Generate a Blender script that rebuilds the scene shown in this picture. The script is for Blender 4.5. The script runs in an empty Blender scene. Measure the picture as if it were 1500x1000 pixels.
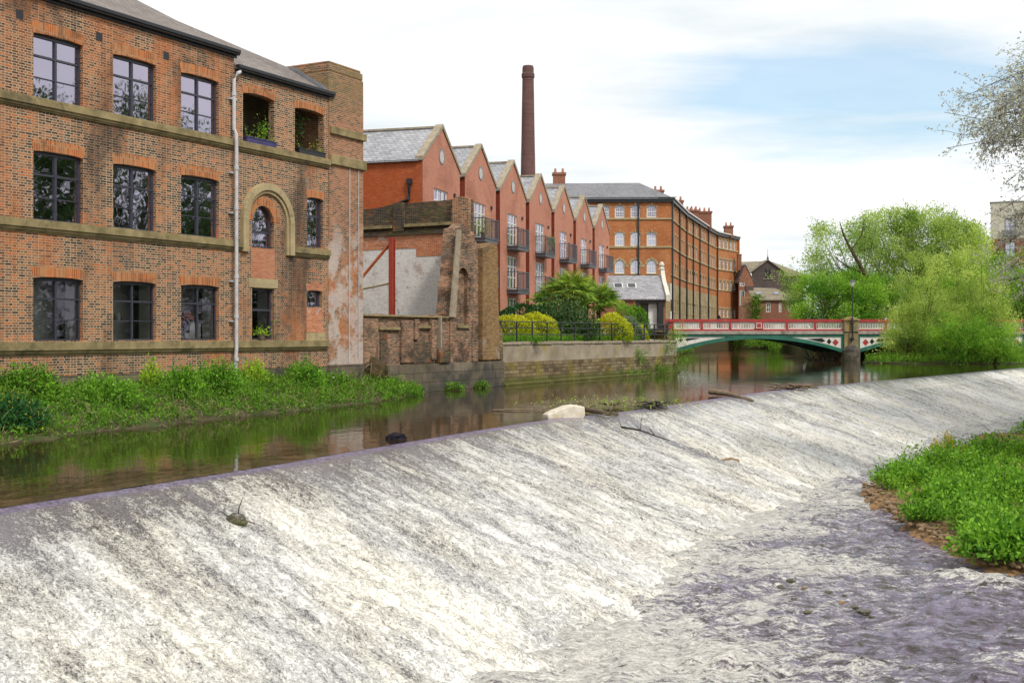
import bpy, math, random
import numpy as np
from mathutils import Vector, Matrix
R=math.radians
random.seed(4); rng=np.random.default_rng(7)
SC=bpy.context.scene; COL=SC.collection
CZ=2.5; F=1730.0; HY=491.0
def P(px,py,Y): return Vector(((px-750)/F*Y, Y, CZ+(HY-py)/F*Y))
def G(px,py,z):
    Y=(CZ-z)*F/(py-HY); return Vector(((px-750)/F*Y, Y, z))
# ---------------------------------------------------------------- materials
MATS={}
def newmat(name):
    m=bpy.data.materials.new(name); m.use_nodes=True; nt=m.node_tree
    b=nt.nodes['Principled BSDF']; MATS[name]=m
    return m,nt,b
def nd(nt,t,**k):
    n=nt.nodes.new(t)
    for a,v in k.items():
        if a.startswith('i_'): n.inputs[a[2:].replace('_',' ')].default_value=v
        else: setattr(n,a,v)
    return n
def lk(nt,a,b): nt.links.new(a,b)
def c4(c): return (c[0],c[1],c[2],1)
def ramp(nt,fac,stops,interp='LINEAR'):
    r=nd(nt,'ShaderNodeValToRGB'); r.color_ramp.interpolation=interp
    e=r.color_ramp.elements
    while len(e)<len(stops): e.new(.5)
    for i,(p,c) in enumerate(stops):
        e[i].position=p; e[i].color=c4(c) if not isinstance(c,(int,float)) else (c,c,c,1)
    lk(nt,fac,r.inputs[0]); return r.outputs[0]
def mix(nt,fac,a,b,mode='MIX'):
    n=nd(nt,'ShaderNodeMix',data_type='RGBA',blend_type=mode)
    for s,v in ((n.inputs[0],fac),(n.inputs[6],a),(n.inputs[7],b)):
        if isinstance(v,(int,float)): s.default_value=v
        elif isinstance(v,tuple): s.default_value=c4(v)
        else: lk(nt,v,s)
    return n.outputs[2]
def mth(nt,op,a,b=0.0,c=None,clamp=False):
    n=nd(nt,'ShaderNodeMath',operation=op,use_clamp=clamp)
    for i,v in enumerate((a,b,c)):
        if v is None: continue
        if isinstance(v,(int,float)): n.inputs[i].default_value=v
        else: lk(nt,v,n.inputs[i])
    return n.outputs[0]
def noise(nt,vec,scale,detail=4,rough=.6,dist=0.0):
    n=nd(nt,'ShaderNodeTexNoise'); n.inputs['Scale'].default_value=scale
    n.inputs['Detail'].default_value=detail; n.inputs['Roughness'].default_value=rough; n.inputs['Distortion'].default_value=dist
    if vec is not None: lk(nt,vec,n.inputs['Vector'])
    return n.outputs[0]
def mapping(nt,vec,sc=(1,1,1),loc=(0,0,0),rot=(0,0,0)):
    n=nd(nt,'ShaderNodeMapping'); n.inputs['Scale'].default_value=sc; n.inputs['Location'].default_value=loc; n.inputs['Rotation'].default_value=rot
    lk(nt,vec,n.inputs['Vector']); return n.outputs[0]
def coord(nt,w='Object'):
    if w=='Pos': return nd(nt,'ShaderNodeNewGeometry').outputs['Position']
    return nd(nt,'ShaderNodeTexCoord').outputs[w]
def bump(nt,b,h,dist=.01,strength=.6):
    n=nd(nt,'ShaderNodeBump'); n.inputs['Distance'].default_value=dist; n.inputs['Strength'].default_value=strength
    lk(nt,h,n.inputs['Height']); lk(nt,n.outputs[0],b.inputs['Normal'])
def spec(b,r=.8,s=.3):
    b.inputs['Roughness'].default_value=r; b.inputs['Specular IOR Level'].default_value=s

def brick(name,stops,mortar,bw=.23,rh=.076,ms=.011,squash=1.0,var=.55,patches=(),bmp=.006,rough=.85,pn=.35,offset=.5,streak=0.0):
    """stops: ramp of brick colours; patches: (scale, lo, hi, colour, strength, zlo, zhi)"""
    m,nt,b=newmat(name); uv=coord(nt,'UV'); pos=coord(nt,'Pos')
    t=nd(nt,'ShaderNodeTexBrick',offset=offset,squash=squash,squash_frequency=2)
    t.inputs['Color1'].default_value=(0,0,0,1); t.inputs['Color2'].default_value=(1,1,1,1); t.inputs['Mortar'].default_value=(.5,.5,.5,1)
    t.inputs['Scale'].default_value=1; t.inputs['Mortar Size'].default_value=ms; t.inputs['Mortar Smooth'].default_value=.25
    t.inputs['Brick Width'].default_value=bw; t.inputs['Row Height'].default_value=rh
    wob=nd(nt,'ShaderNodeVectorMath',operation='ADD'); lk(nt,uv,wob.inputs[0])
    w2=nd(nt,'ShaderNodeVectorMath',operation='SCALE'); w2.inputs[3].default_value=.012
    nz=nd(nt,'ShaderNodeTexNoise'); nz.inputs['Scale'].default_value=2.2; lk(nt,uv,nz.inputs['Vector']); lk(nt,nz.outputs[1],w2.inputs[0])
    lk(nt,w2.outputs[0],wob.inputs[1]); lk(nt,wob.outputs[0],t.inputs['Vector'])
    sep=nd(nt,'ShaderNodeSeparateColor'); lk(nt,t.outputs[0],sep.inputs[0])
    n1=noise(nt,pos,pn,5,.65)
    n2=noise(nt,pos,9,3)
    f=mth(nt,'ADD',mth(nt,'MULTIPLY',sep.outputs[0],var),mth(nt,'MULTIPLY',mth(nt,'SUBTRACT',n1,.5),2.0))
    f=mth(nt,'ADD',f,(1-var)*.5,clamp=True)
    col=ramp(nt,f,stops)
    col=mix(nt,.35,col,ramp(nt,n2,[(.3,.35),(.7,1.0)]),'MULTIPLY')
    mort=mix(nt,n1,mortar,tuple(x*.55 for x in mortar))
    col=mix(nt,t.outputs[1],col,mort)
    for i,(s,lo,hi,c,st,zlo,zhi) in enumerate(patches):
        mp=mapping(nt,pos,(1,1,.35 if streak else 1),(i*7.3,i*3.1,i*1.7))
        pn_=noise(nt,mp,s,6,.68,.4)
        k=ramp(nt,pn_,[(lo,0.0),(hi,1.0)])
        k=mth(nt,'MULTIPLY',k,st)
        if zlo is not None:
            sz=nd(nt,'ShaderNodeSeparateXYZ'); lk(nt,pos,sz.inputs[0])
            mr=nd(nt,'ShaderNodeMapRange',interpolation_type='SMOOTHSTEP'); lk(nt,sz.outputs[2],mr.inputs[0])
            mr.inputs[1].default_value=zlo; mr.inputs[2].default_value=zhi
            k=mth(nt,'MULTIPLY',k,mr.outputs[0])
        col=mix(nt,k,col,mix(nt,.5,c,ramp(nt,n2,[(.2,.4),(.8,1.0)]),'MULTIPLY'))
    lk(nt,col,b.inputs['Base Color'])
    h=mth(nt,'ADD',mth(nt,'SUBTRACT',1.0,t.outputs[1]),mth(nt,'MULTIPLY',n2,.5))
    bump(nt,b,h,bmp,.8); spec(b,rough,.2); return m
def plain(name,c1,c2=None,scale=6,rough=.6,sp=.4,metal=0,bmp=0,detail=5,lo=.35,hi=.65,extra=None,vec='Pos',mscale=(1,1,1)):
    m,nt,b=newmat(name); c2=c2 or tuple(x*.75 for x in c1)
    pos=mapping(nt,coord(nt,vec),mscale); n=noise(nt,pos,scale,detail,.65)
    col=ramp(nt,n,[(lo,c1),(hi,c2)])
    if extra:
        s,l,h,c=extra; col=mix(nt,ramp(nt,noise(nt,pos,s,6,.7),[(l,0.0),(h,1.0)]),col,c)
    lk(nt,col,b.inputs['Base Color']); spec(b,rough,sp); b.inputs['Metallic'].default_value=metal
    if bmp: bump(nt,b,n,bmp,.8)
    return m
def leafmat(name,dark,light,transl=.35,yellow=None):
    m,nt,b=newmat(name)
    a=nd(nt,'ShaderNodeAttribute',attribute_name='tint')
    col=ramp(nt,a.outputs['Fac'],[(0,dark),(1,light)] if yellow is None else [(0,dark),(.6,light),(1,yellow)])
    lk(nt,col,b.inputs['Base Color']); spec(b,.6,.25)
    t=nd(nt,'ShaderNodeBsdfTranslucent'); lk(nt,mix(nt,.5,col,(.9,1,.3),'MULTIPLY'),t.inputs[0])
    mx=nd(nt,'ShaderNodeMixShader'); mx.inputs[0].default_value=transl
    lk(nt,b.outputs[0],mx.inputs[1]); lk(nt,t.outputs[0],mx.inputs[2])
    lk(nt,mx.outputs[0],nt.nodes['Material Output'].inputs[0]); return m

OR=(.50,.16,.055); BUFF=(.40,.20,.10); DKB=(.075,.045,.032); RED=(.33,.10,.055)
brick('old_brick',[(0,(.05,.032,.025)),(.25,(.12,.065,.042)),(.46,(.23,.115,.065)),(.66,(.37,.135,.055)),(.8,(.42,.20,.09)),(1,(.56,.155,.04))],(.60,.48,.33),squash=.55,var=1.0,ms=.0125,streak=1,
      patches=[(.28,.52,.62,(.56,.17,.05),.55,None,0),(.42,.50,.66,(.05,.035,.028),.72,None,0),(1.2,.62,.72,(.50,.42,.30),.4,None,0)],pn=.8)
brick('tower_brick',[(0,(.12,.07,.045)),(.3,(.27,.12,.06)),(.6,(.42,.16,.075)),(1,(.50,.24,.12))],(.5,.40,.29),var=.8,
      patches=[(.9,.45,.52,(.74,.70,.66),.55,7.6,5.4),(.35,.40,.62,(.26,.21,.09),.7,10.6,12.4),(.9,.52,.62,(.62,.19,.05),.5,8,5),(.6,.62,.74,(.05,.04,.035),.7,None,0)],pn=.5)
brick('ruin_brick',[(0,(.06,.042,.032)),(.3,(.18,.10,.06)),(.6,(.36,.16,.085)),(1,(.52,.28,.17))],(.48,.40,.29),var=.85,
      patches=[(.6,.50,.62,(.035,.03,.026),.8,None,0),(.8,.56,.66,(.33,.26,.2),.5,None,0),(1.0,.62,.7,(.62,.20,.06),.7,None,0)],pn=.7,bmp=.02)
brick('ruin_top_brick',[(0,(.03,.026,.024)),(.5,(.09,.06,.04)),(1,(.26,.14,.07))],(.22,.19,.14),var=.8,
      patches=[(.8,.55,.66,(.45,.13,.03),.6,None,0),(1.1,.52,.66,(.12,.12,.04),.7,None,0)],pn=.6,bmp=.015)
brick('white_brick',[(0,(.78,.73,.68)),(.5,(.88,.85,.81)),(1,(.94,.92,.88))],(.80,.76,.70),var=.7,ms=.007,
      patches=[(1.1,.57,.66,(.45,.28,.2),.5,None,0),(2.6,.62,.68,(.2,.15,.12),.6,None,0)],pn=.6)
brick('orange_band_brick',[(0,(.42,.10,.03)),(.5,(.64,.17,.045)),(1,(.72,.28,.1))],(.6,.5,.4),var=.8,
      patches=[(1.5,.55,.64,(.7,.62,.55),.8,None,0),(.9,.62,.7,(.06,.04,.03),.7,None,0)],pn=.8)
brick('yellow_pier_brick',[(0,(.16,.09,.04)),(.5,(.34,.17,.07)),(1,(.42,.27,.11))],(.32,.26,.15),var=.8,
      patches=[(.6,.50,.64,(.36,.26,.08),.5,3.5,5.5),(.9,.5,.62,(.5,.45,.4),.6,3,2)],pn=.7,bmp=.015)
brick('arch_brick',[(0,(.34,.11,.04)),(.5,(.56,.17,.05)),(1,(.60,.24,.09))],(.50,.34,.2),bw=.08,rh=.30,ms=.012,var=1.1,offset=0.0,patches=[(.9,.56,.66,(.16,.09,.05),.75,None,0)],pn=.8)
brick('infill_brick',[(0,(.42,.14,.07)),(.5,(.56,.20,.10)),(1,(.62,.28,.15))],(.5,.34,.24),var=.6,ms=.009)
brick('red_brick',[(0,(.53,.215,.14)),(.5,(.61,.26,.17)),(1,(.66,.31,.21))],(.50,.26,.19),var=.55,ms=.008,
      patches=[(.35,.5,.7,(.24,.08,.05),.45,None,0)],pn=.25,bmp=.003)
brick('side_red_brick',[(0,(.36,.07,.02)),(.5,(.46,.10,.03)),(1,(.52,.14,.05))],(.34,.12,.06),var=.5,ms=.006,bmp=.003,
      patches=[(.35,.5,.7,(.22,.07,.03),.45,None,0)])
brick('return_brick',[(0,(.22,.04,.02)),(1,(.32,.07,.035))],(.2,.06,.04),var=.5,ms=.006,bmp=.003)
brick('mill_brick',[(0,(.36,.12,.045)),(.4,(.50,.17,.06)),(.75,(.58,.23,.09)),(1,(.64,.33,.16))],(.42,.2,.1),var=.6,ms=.006,
      patches=[(.18,.52,.66,(.30,.10,.04),.5,None,0),(.12,.5,.65,(.58,.26,.10),.45,None,0)],pn=.15,bmp=.004)
brick('grey_brick',[(0,(.05,.045,.045)),(.5,(.13,.10,.09)),(1,(.21,.14,.115))],(.13,.11,.1),var=.6,pn=.15,bmp=.004)
brick('brown_brick',[(0,(.20,.075,.045)),(.6,(.34,.12,.065)),(1,(.42,.2,.12))],(.32,.2,.15),var=.6,pn=.2,bmp=.004)
brick('stack_brick',[(0,(.10,.055,.05)),(.5,(.17,.085,.075)),(1,(.24,.12,.10))],(.17,.11,.1),var=.6,pn=.2,bmp=.004,patches=[(.2,.55,.7,(.06,.045,.045),.6,None,0)])
brick('sandstone',[(0,(.30,.22,.11)),(.5,(.42,.33,.18)),(1,(.50,.41,.25))],(.25,.2,.12),bw=.8,rh=.33,ms=.012,var=.6,pn=.3,bmp=.01)
brick('plinth_stone',[(0,(.10,.085,.06)),(.5,(.19,.155,.11)),(1,(.27,.22,.16))],(.10,.08,.06),bw=1.3,rh=.42,ms=.014,var=.5,bmp=.015,
      patches=[(.5,.48,.6,(.05,.055,.055),.75,None,0),(.8,.55,.68,(.10,.115,.03),.5,1.2,0)],pn=.6)
brick('quay_stone',[(0,(.10,.075,.045)),(.4,(.21,.155,.085)),(.7,(.30,.23,.13)),(1,(.38,.30,.19))],(.10,.08,.05),bw=.55,rh=.19,ms=.014,var=.7,bmp=.02,
      patches=[(.30,.50,.60,(.36,.28,.05),.62,None,0),(.35,.54,.66,(.05,.045,.04),.7,None,0),(.9,.3,.5,(.10,.12,.02),.8,.55,.15)],pn=.5)
plain('quay_render',(.42,.36,.27),(.27,.22,.16),1.1,.9,.15,bmp=.03,extra=(.45,.53,.62,(.34,.27,.07)))
brick('slate',[(0,(.17,.165,.18)),(.5,(.24,.235,.25)),(1,(.31,.30,.315))],(.10,.10,.11),bw=.3,rh=.22,ms=.012,var=.7,rough=.55,bmp=.01,pn=.4)
brick('brown_slate',[(0,(.17,.145,.13)),(.5,(.24,.205,.185)),(1,(.30,.26,.235))],(.13,.10,.09),bw=.26,rh=.2,ms=.009,var=.7,rough=.7,bmp=.01,pn=.3)
brick('light_slate',[(0,(.30,.30,.32)),(.5,(.40,.40,.42)),(1,(.50,.50,.51))],(.16,.16,.17),bw=.32,rh=.24,ms=.014,var=.8,rough=.5,bmp=.01,pn=.5)
brick('stone_slate',[(0,(.20,.17,.12)),(.5,(.28,.235,.17)),(1,(.36,.31,.23))],(.15,.12,.09),bw=.4,rh=.3,ms=.012,var=.7,bmp=.01,pn=.3)
plain('band_stone',(.35,.275,.14),(.18,.145,.07),2.2,.85,.2,bmp=.02,extra=(.9,.55,.7,(.10,.085,.05)))
plain('lime_stone',(.46,.37,.21),(.34,.27,.15),2.5,.85,.2,bmp=.02,extra=(1.3,.6,.72,(.18,.14,.09)))
plain('coping_stone',(.40,.34,.25),(.27,.22,.16),3,.85,.2,bmp=.01)
plain('pale_stone',(.74,.70,.60),(.60,.56,.47),3,.8,.2)
plain('pier_stone',(.36,.28,.15),(.20,.16,.10),1.3,.85,.2,bmp=.03,extra=(.6,.5,.62,(.34,.23,.05)))
plain('frame_grey',(.055,.055,.075),(.04,.04,.055),8,.35,.5)
plain('gutter_black',(.012,.013,.016),(.02,.02,.024),5,.4,.5)
plain('white_pipe',(.62,.61,.62),(.45,.44,.45),3,.45,.5)
plain('white_paint',(.80,.77,.72),(.66,.61,.55),2.5,.5,.4,extra=(.9,.6,.7,(.50,.42,.34)))
plain('white_frame',(.80,.80,.76),(.72,.72,.68),5,.4,.4)
plain('red_paint',(.46,.05,.045),(.33,.04,.035),3,.5,.4,extra=(1.4,.58,.72,(.42,.20,.16)))
plain('green_paint',(.03,.18,.12),(.02,.11,.075),1.5,.45,.5,extra=(1.5,.58,.7,(.09,.10,.06)))
plain('grey_girder',(.44,.40,.34),(.26,.23,.19),1.5,.7,.3,extra=(1,.55,.68,(.18,.14,.10)))
plain('black_iron',(.015,.016,.018),(.03,.03,.032),9,.45,.5)
plain('balcony_steel',(.10,.11,.13),(.07,.075,.09),9,.45,.5)
plain('red_steel',(.42,.07,.04),(.32,.05,.03),3,.6,.3,extra=(3,.6,.72,(.30,.15,.08)))
plain('orange_steel',(.52,.13,.04),(.40,.09,.03),3,.6,.3)
plain('timber',(.42,.34,.18),(.30,.23,.11),4,.85,.2,mscale=(1,1,.3))
plain('old_timber',(.20,.16,.10),(.12,.09,.06),4,.85,.2)
plain('dim_wall',(.26,.28,.24),(.20,.22,.19),1.5,.9,.1)
plain('plaster',(.72,.73,.68),(.55,.55,.50),1.5,.9,.1)
plain('room_dark',(.10,.10,.08),(.07,.07,.055),1.5,.9,.1)
plain('curtain',(.68,.70,.66),(.56,.58,.55),12,.9,.1,mscale=(1,1,.05))
plain('render_cream',(.66,.61,.50),(.60,.55,.45),1,.85,.2)
plain('paving',(.42,.33,.29),(.34,.27,.24),3,.85,.2,bmp=.01)
plain('asphalt',(.06,.06,.062),(.045,.045,.047),30,.9,.2)
plain('soil',(.11,.075,.04),(.055,.045,.025),2.2,.95,.1,bmp=.05,extra=(1.4,.52,.66,(.05,.075,.02)))
plain('bank_earth',(.12,.09,.055),(.05,.055,.025),1.3,.95,.1,bmp=.08,extra=(.7,.48,.6,(.05,.09,.02)))
plain('gravel_bar',(.40,.23,.10),(.15,.09,.045),7,.9,.2,bmp=.06,extra=(2.5,.5,.62,(.05,.045,.03)))
plain('wet_rock',(.11,.095,.06),(.045,.04,.028),6,.3,.5,bmp=.03,extra=(2,.5,.65,(.10,.10,.03)))
plain('dry_rock',(.34,.22,.12),(.16,.11,.07),6,.8,.2,bmp=.03)
plain('bark',(.10,.075,.045),(.055,.042,.028),5,.9,.1,bmp=.03,mscale=(1,1,.3))
plain('driftwood',(.26,.19,.12),(.14,.10,.065),7,.7,.3,bmp=.02)
plain('wet_wood',(.05,.04,.03),(.03,.025,.02),7,.5,.4)
plain('white_foamboard',(.78,.72,.60),(.60,.52,.40),5,.7,.3,bmp=.02,extra=(2.5,.6,.7,(.6,.45,.25)))
plain('coat_dark',(.025,.022,.03),(.015,.014,.02),9,.9,.1)
plain('skin',(.45,.26,.19),(.40,.22,.16),9,.6,.3)
plain('roof_window',(.15,.16,.20),(.30,.32,.36),2,.15,.6)
plain('purple_box',(.06,.05,.16),(.04,.035,.10),5,.5,.4)
plain('orange_cloth',(.62,.14,.04),(.5,.1,.03),6,.8,.2)
plain('lead',(.22,.225,.25),(.16,.165,.18),4,.5,.4)
plain('lamp_glass',(.75,.76,.74),(.65,.66,.64),4,.2,.5)
def glassmat(name,refl,tintc=(.75,.8,.78),wav=.02,rough=.02):
    m,nt,b=newmat(name); nt.nodes.remove(b)
    tr=nd(nt,'ShaderNodeBsdfTransparent'); tr.inputs[0].default_value=c4(tintc)
    gl=nd(nt,'ShaderNodeBsdfGlossy'); gl.inputs['Roughness'].default_value=rough; gl.inputs[0].default_value=(.86,.80,.98,1)
    bp=nd(nt,'ShaderNodeBump'); bp.inputs['Distance'].default_value=wav; bp.inputs['Strength'].default_value=.5
    lk(nt,noise(nt,coord(nt,'Pos'),1.6,2),bp.inputs['Height']); lk(nt,bp.outputs[0],gl.inputs['Normal'])
    fr=nd(nt,'ShaderNodeFresnel'); fr.inputs[0].default_value=1.5
    mx=nd(nt,'ShaderNodeMixShader'); lk(nt,mth(nt,'ADD',mth(nt,'MULTIPLY',fr.outputs[0],1.3),refl,clamp=True),mx.inputs[0])
    lk(nt,tr.outputs[0],mx.inputs[1]); lk(nt,gl.outputs[0],mx.inputs[2]); lk(nt,mx.outputs[0],nt.nodes['Material Output'].inputs[0])
glassmat('glass',.42,(.35,.38,.36),.004); glassmat('glass_low',.04,(.95,.98,.95),.003); glassmat('glass_far',.25,(.25,.27,.28),.01,.08)
# leaves
leafmat('leaf_weed',(.03,.11,.01),(.22,.46,.03),.38)
leafmat('leaf_bright',(.035,.15,.008),(.28,.55,.05),.4)
leafmat('leaf_deep',(.012,.055,.015),(.035,.15,.03),.25)
leafmat('leaf_willow',(.20,.33,.045),(.66,.78,.20),.45)
leafmat('leaf_tree',(.12,.25,.035),(.50,.64,.16),.42)
leafmat('leaf_green',(.07,.22,.015),(.34,.58,.06),.42)
leafmat('leaf_yellow',(.26,.36,.012),(.78,.74,.04),.3)
leafmat('leaf_dark',(.02,.06,.02),(.11,.20,.06),.2)
leafmat('leaf_shade',(.02,.06,.012),(.09,.18,.04),.3)
leafmat('leaf_palm',(.07,.15,.015),(.28,.46,.06),.25,(.50,.52,.06))
leafmat('leaf_silver',(.12,.18,.10),(.28,.36,.24),.3)
leafmat('leaf_copper',(.50,.46,.66),(.72,.72,.62),.75)
leafmat('leaf_lime',(.20,.38,.02),(.50,.70,.06),.4)
leafmat('dry_stem',(.22,.17,.09),(.48,.38,.22),.2)
leafmat('leaf_bank',(.03,.08,.012),(.13,.20,.04),.3,(.40,.36,.10))
leafmat('flower_white',(.55,.5,.5),(.8,.78,.78),.2)
leafmat('flower_yellow',(.6,.42,.02),(.8,.6,.04),.2)
# ---------------------------------------------------------------- mesh builder
class MB:
    def __init__(s): s.v=[]; s.f=[]; s.M=None
    def add(s,vs,fs):
        o=len(s.v)
        for p in vs:
            p=Vector(p)
            if s.M is not None: p=s.M@p
            s.v.append(p)
        for f in fs: s.f.append([o+i for i in f])
    def box(s,x0,x1,y0,y1,z0,z1):
        if x0>x1:x0,x1=x1,x0
        if y0>y1:y0,y1=y1,y0
        if z0>z1:z0,z1=z1,z0
        s.add([(x0,y0,z0),(x1,y0,z0),(x1,y1,z0),(x0,y1,z0),(x0,y0,z1),(x1,y0,z1),(x1,y1,z1),(x0,y1,z1)],
              [(3,2,1,0),(4,5,6,7),(0,1,5,4),(1,2,6,5),(2,3,7,6),(3,0,4,7)]); return s
    def quad(s,a,b,c,d): s.add([a,b,c,d],[(0,1,2,3)]); return s
    def poly(s,pts): s.add(pts,[tuple(range(len(pts)))]); return s
    def prism(s,pts,y0,y1):
        """pts (x,z) counter-clockwise seen from -y; extruded from y0 (front) to y1"""
        n=len(pts)
        s.add([(x,y0,z) for x,z in pts]+[(x,y1,z) for x,z in pts],
              [tuple(range(n)),tuple(range(2*n-1,n-1,-1))]+[(i,n+i,n+(i+1)%n,(i+1)%n) for i in range(n)]); return s
    def hprism(s,pts,z0,z1):
        n=len(pts)
        s.add([(x,y,z0) for x,y in pts]+[(x,y,z1) for x,y in pts],
              [tuple(range(n-1,-1,-1)),tuple(range(n,2*n))]+[(i,(i+1)%n,n+(i+1)%n,n+i) for i in range(n)]); return s
    def wall(s,x0,x1,z0,z1,holes=(),y=0,depth=.25):
        xs=sorted({x0,x1,*[h[0] for h in holes],*[h[1] for h in holes]}); zs=sorted({z0,z1,*[h[2] for h in holes],*[h[3] for h in holes]})
        xs=[x for x in xs if x0<=x<=x1]; zs=[z for z in zs if z0<=z<=z1]
        for j in range(len(zs)-1):
            run=None
            for i in range(len(xs)-1):
                cx=(xs[i]+xs[i+1])/2; cz=(zs[j]+zs[j+1])/2
                inside=any(h[0]<cx<h[1] and h[2]<cz<h[3] for h in holes)
                if not inside:
                    if run is None: run=xs[i]
                if (inside or i==len(xs)-2) and run is not None:
                    e=xs[i] if inside else xs[i+1]
                    s.quad((run,y,zs[j]),(e,y,zs[j]),(e,y,zs[j+1]),(run,y,zs[j+1])); run=None
        for a,b,c,d in holes:
            s.quad((a,y,c),(a,y,d),(a,y+depth,d),(a,y+depth,c)); s.quad((b,y,d),(b,y,c),(b,y+depth,c),(b,y+depth,d))
            s.quad((a,y,c),(a,y+depth,c),(b,y+depth,c),(b,y,c)); s.quad((a,y+depth,d),(a,y,d),(b,y,d),(b,y+depth,d))
        return s
    def arch(s,cx,cz,r0,r1,y0,y1,a0=0,a1=180,n=16,rz=1.0):
        """ring between radii r0,r1 (a ring sector), front y0 back y1"""
        for i in range(n):
            t0=R(a0+(a1-a0)*i/n); t1=R(a0+(a1-a0)*(i+1)/n)
            p=[(cx+r1*math.cos(t0),cz+r1*rz*math.sin(t0)),(cx+r1*math.cos(t1),cz+r1*rz*math.sin(t1)),(cx+r0*math.cos(t1),cz+r0*rz*math.sin(t1)),(cx+r0*math.cos(t0),cz+r0*rz*math.sin(t0))]
            s.prism(p[::-1] if False else p,y0,y1)
        return s
    def seghead(s,xa,xb,z,rise,th,y0,y1,n=8,flare=.06):
        """segmental brick head: bottom curve drops 'rise' at the ends from z; thickness th"""
        w=xb-xa
        def zb(t): return z-rise*(2*t-1)**2
        for i in range(n):
            t0=i/n;t1=(i+1)/n
            b0=xa+w*t0; b1=xa+w*t1; u0=xa-flare+(w+2*flare)*t0; u1=xa-flare+(w+2*flare)*t1
            s.prism([(b0,zb(t0)),(b1,zb(t1)),(u1,zb(t1)+th),(u0,zb(t0)+th)],y0,y1)
        return s
    def tube(s,pts,rads,n=8,cap=True):
        pts=[Vector(p) for p in pts]; 
        if isinstance(rads,(int,float)): rads=[rads]*len(pts)
        vs=[];fs=[]
        for i,p in enumerate(pts):
            d=(pts[min(i+1,len(pts)-1)]-pts[max(i-1,0)]).normalized()
            a=Vector((0,0,1)) if abs(d.z)<.9 else Vector((1,0,0))
            x=d.cross(a).normalized(); y=d.cross(x)
            for k in range(n):
                t=2*math.pi*k/n; vs.append(p+(x*math.cos(t)+y*math.sin(t))*rads[i])
        for i in range(len(pts)-1):
            for k in range(n): fs.append((i*n+k,i*n+(k+1)%n,(i+1)*n+(k+1)%n,(i+1)*n+k))
        if cap: fs.append(tuple(range(n))); fs.append(tuple(range(len(pts)*n-1,(len(pts)-1)*n-1,-1)))
        s.add(vs,fs); return s
    def lathe(s,prof,cx=0,cy=0,n=16):
        vs=[];fs=[]
        for r,z in prof:
            for k in range(n):
                t=2*math.pi*k/n; vs.append((cx+r*math.cos(t),cy+r*math.sin(t),z))
        for i in range(len(prof)-1):
            for k in range(n): fs.append((i*n+k,i*n+(k+1)%n,(i+1)*n+(k+1)%n,(i+1)*n+k))
        fs.append(tuple(range(n-1,-1,-1))); fs.append(tuple(range((len(prof)-1)*n,len(prof)*n)))
        s.add(vs,fs); return s
    def build(s,name,mat,parent=None,smooth=False,loc=None,bev=0):
        me=bpy.data.meshes.new(name); me.from_pydata(s.v,[],s.f); me.update()
        uvl=me.uv_layers.new(name='UVMap')
        for p in me.polygons:
            n=p.normal
            if abs(n.z)>.97: t=Vector((1,0,0)); b=Vector((0,1,0))
            else:
                t=Vector((0,0,1)).cross(n).normalized(); b=n.cross(t)
            for li in p.loop_indices:
                co=me.vertices[me.loops[li].vertex_index].co
                uvl.data[li].uv=(co.dot(t),co.dot(b) if abs(n.z)>.2 else co.z)
            if smooth: p.use_smooth=True
        me.materials.append(MATS[mat])
        o=bpy.data.objects.new(name,me); COL.objects.link(o)
        if parent is not None: o.parent=parent
        if loc is not None: o.location=loc
        if bev:
            m=o.modifiers.new('bevel','BEVEL'); m.width=bev; m.segments=2; m.limit_method='ANGLE'
        return o
def tag(o,label=None,cat=None,group=None,kind=None):
    if label: o['label']=label
    if cat: o['category']=cat
    if group: o['group']=group
    if kind: o['kind']=kind
    return o
def thing(name,label,cat,loc=(0,0,0),rz=0,group=None):
    o=bpy.data.objects.new(name,None); COL.objects.link(o); o.location=loc; o.rotation_euler=(0,0,rz); o.empty_display_size=.5
    return tag(o,label,cat,group)
def copy_tree(o,parent=None):
    c=o.copy(); COL.objects.link(c)
    if parent is not None: c.parent=parent
    for ch in o.children: copy_tree(ch,c)
    return c
# fast numpy leaf clouds -------------------------------------------------
def leafcloud(name,pts,size,mat,parent=None,tint=None,aspect=.45,up=.3,dirs=None,jit=.5,loc=None):
    pts=np.asarray(pts,dtype=np.float64); n=len(pts)
    d=rng.normal(size=(n,3)); 
    if dirs is not None: d=dirs+d*jit
    d[:,2]+=up; d/=np.linalg.norm(d,axis=1)[:,None]+1e-9
    q=rng.normal(size=(n,3)); s=np.cross(d,q); s/=np.linalg.norm(s,axis=1)[:,None]+1e-9
    L=(np.asarray(size)*rng.uniform(.6,1.35,n))[:,None]; W=L*aspect
    nn=np.cross(d,s)
    v=np.empty((n,4,3)); v[:,0]=pts; v[:,1]=pts+d*L*.45+s*W*.5+nn*L*.06; v[:,2]=pts+d*L; v[:,3]=pts+d*L*.45-s*W*.5+nn*L*.06
    me=bpy.data.meshes.new(name); me.vertices.add(n*4); me.vertices.foreach_set('co',v.ravel())
    me.loops.add(n*4); me.loops.foreach_set('vertex_index',np.arange(n*4,dtype=np.int32))
    me.polygons.add(n); me.polygons.foreach_set('loop_start',np.arange(0,n*4,4,dtype=np.int32)); me.polygons.foreach_set('loop_total',np.full(n,4,dtype=np.int32))
    if tint is None: tint=rng.uniform(0,1,n)
    a=me.attributes.new('tint','FLOAT','POINT'); a.data.foreach_set('value',np.repeat(np.clip(tint,0,1),4).astype(np.float32))
    me.update(calc_edges=True); me.materials.append(MATS[mat])
    o=bpy.data.objects.new(name,me); COL.objects.link(o)
    if parent is not None: o.parent=parent
    if loc is not None: o.location=loc
    return o
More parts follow.
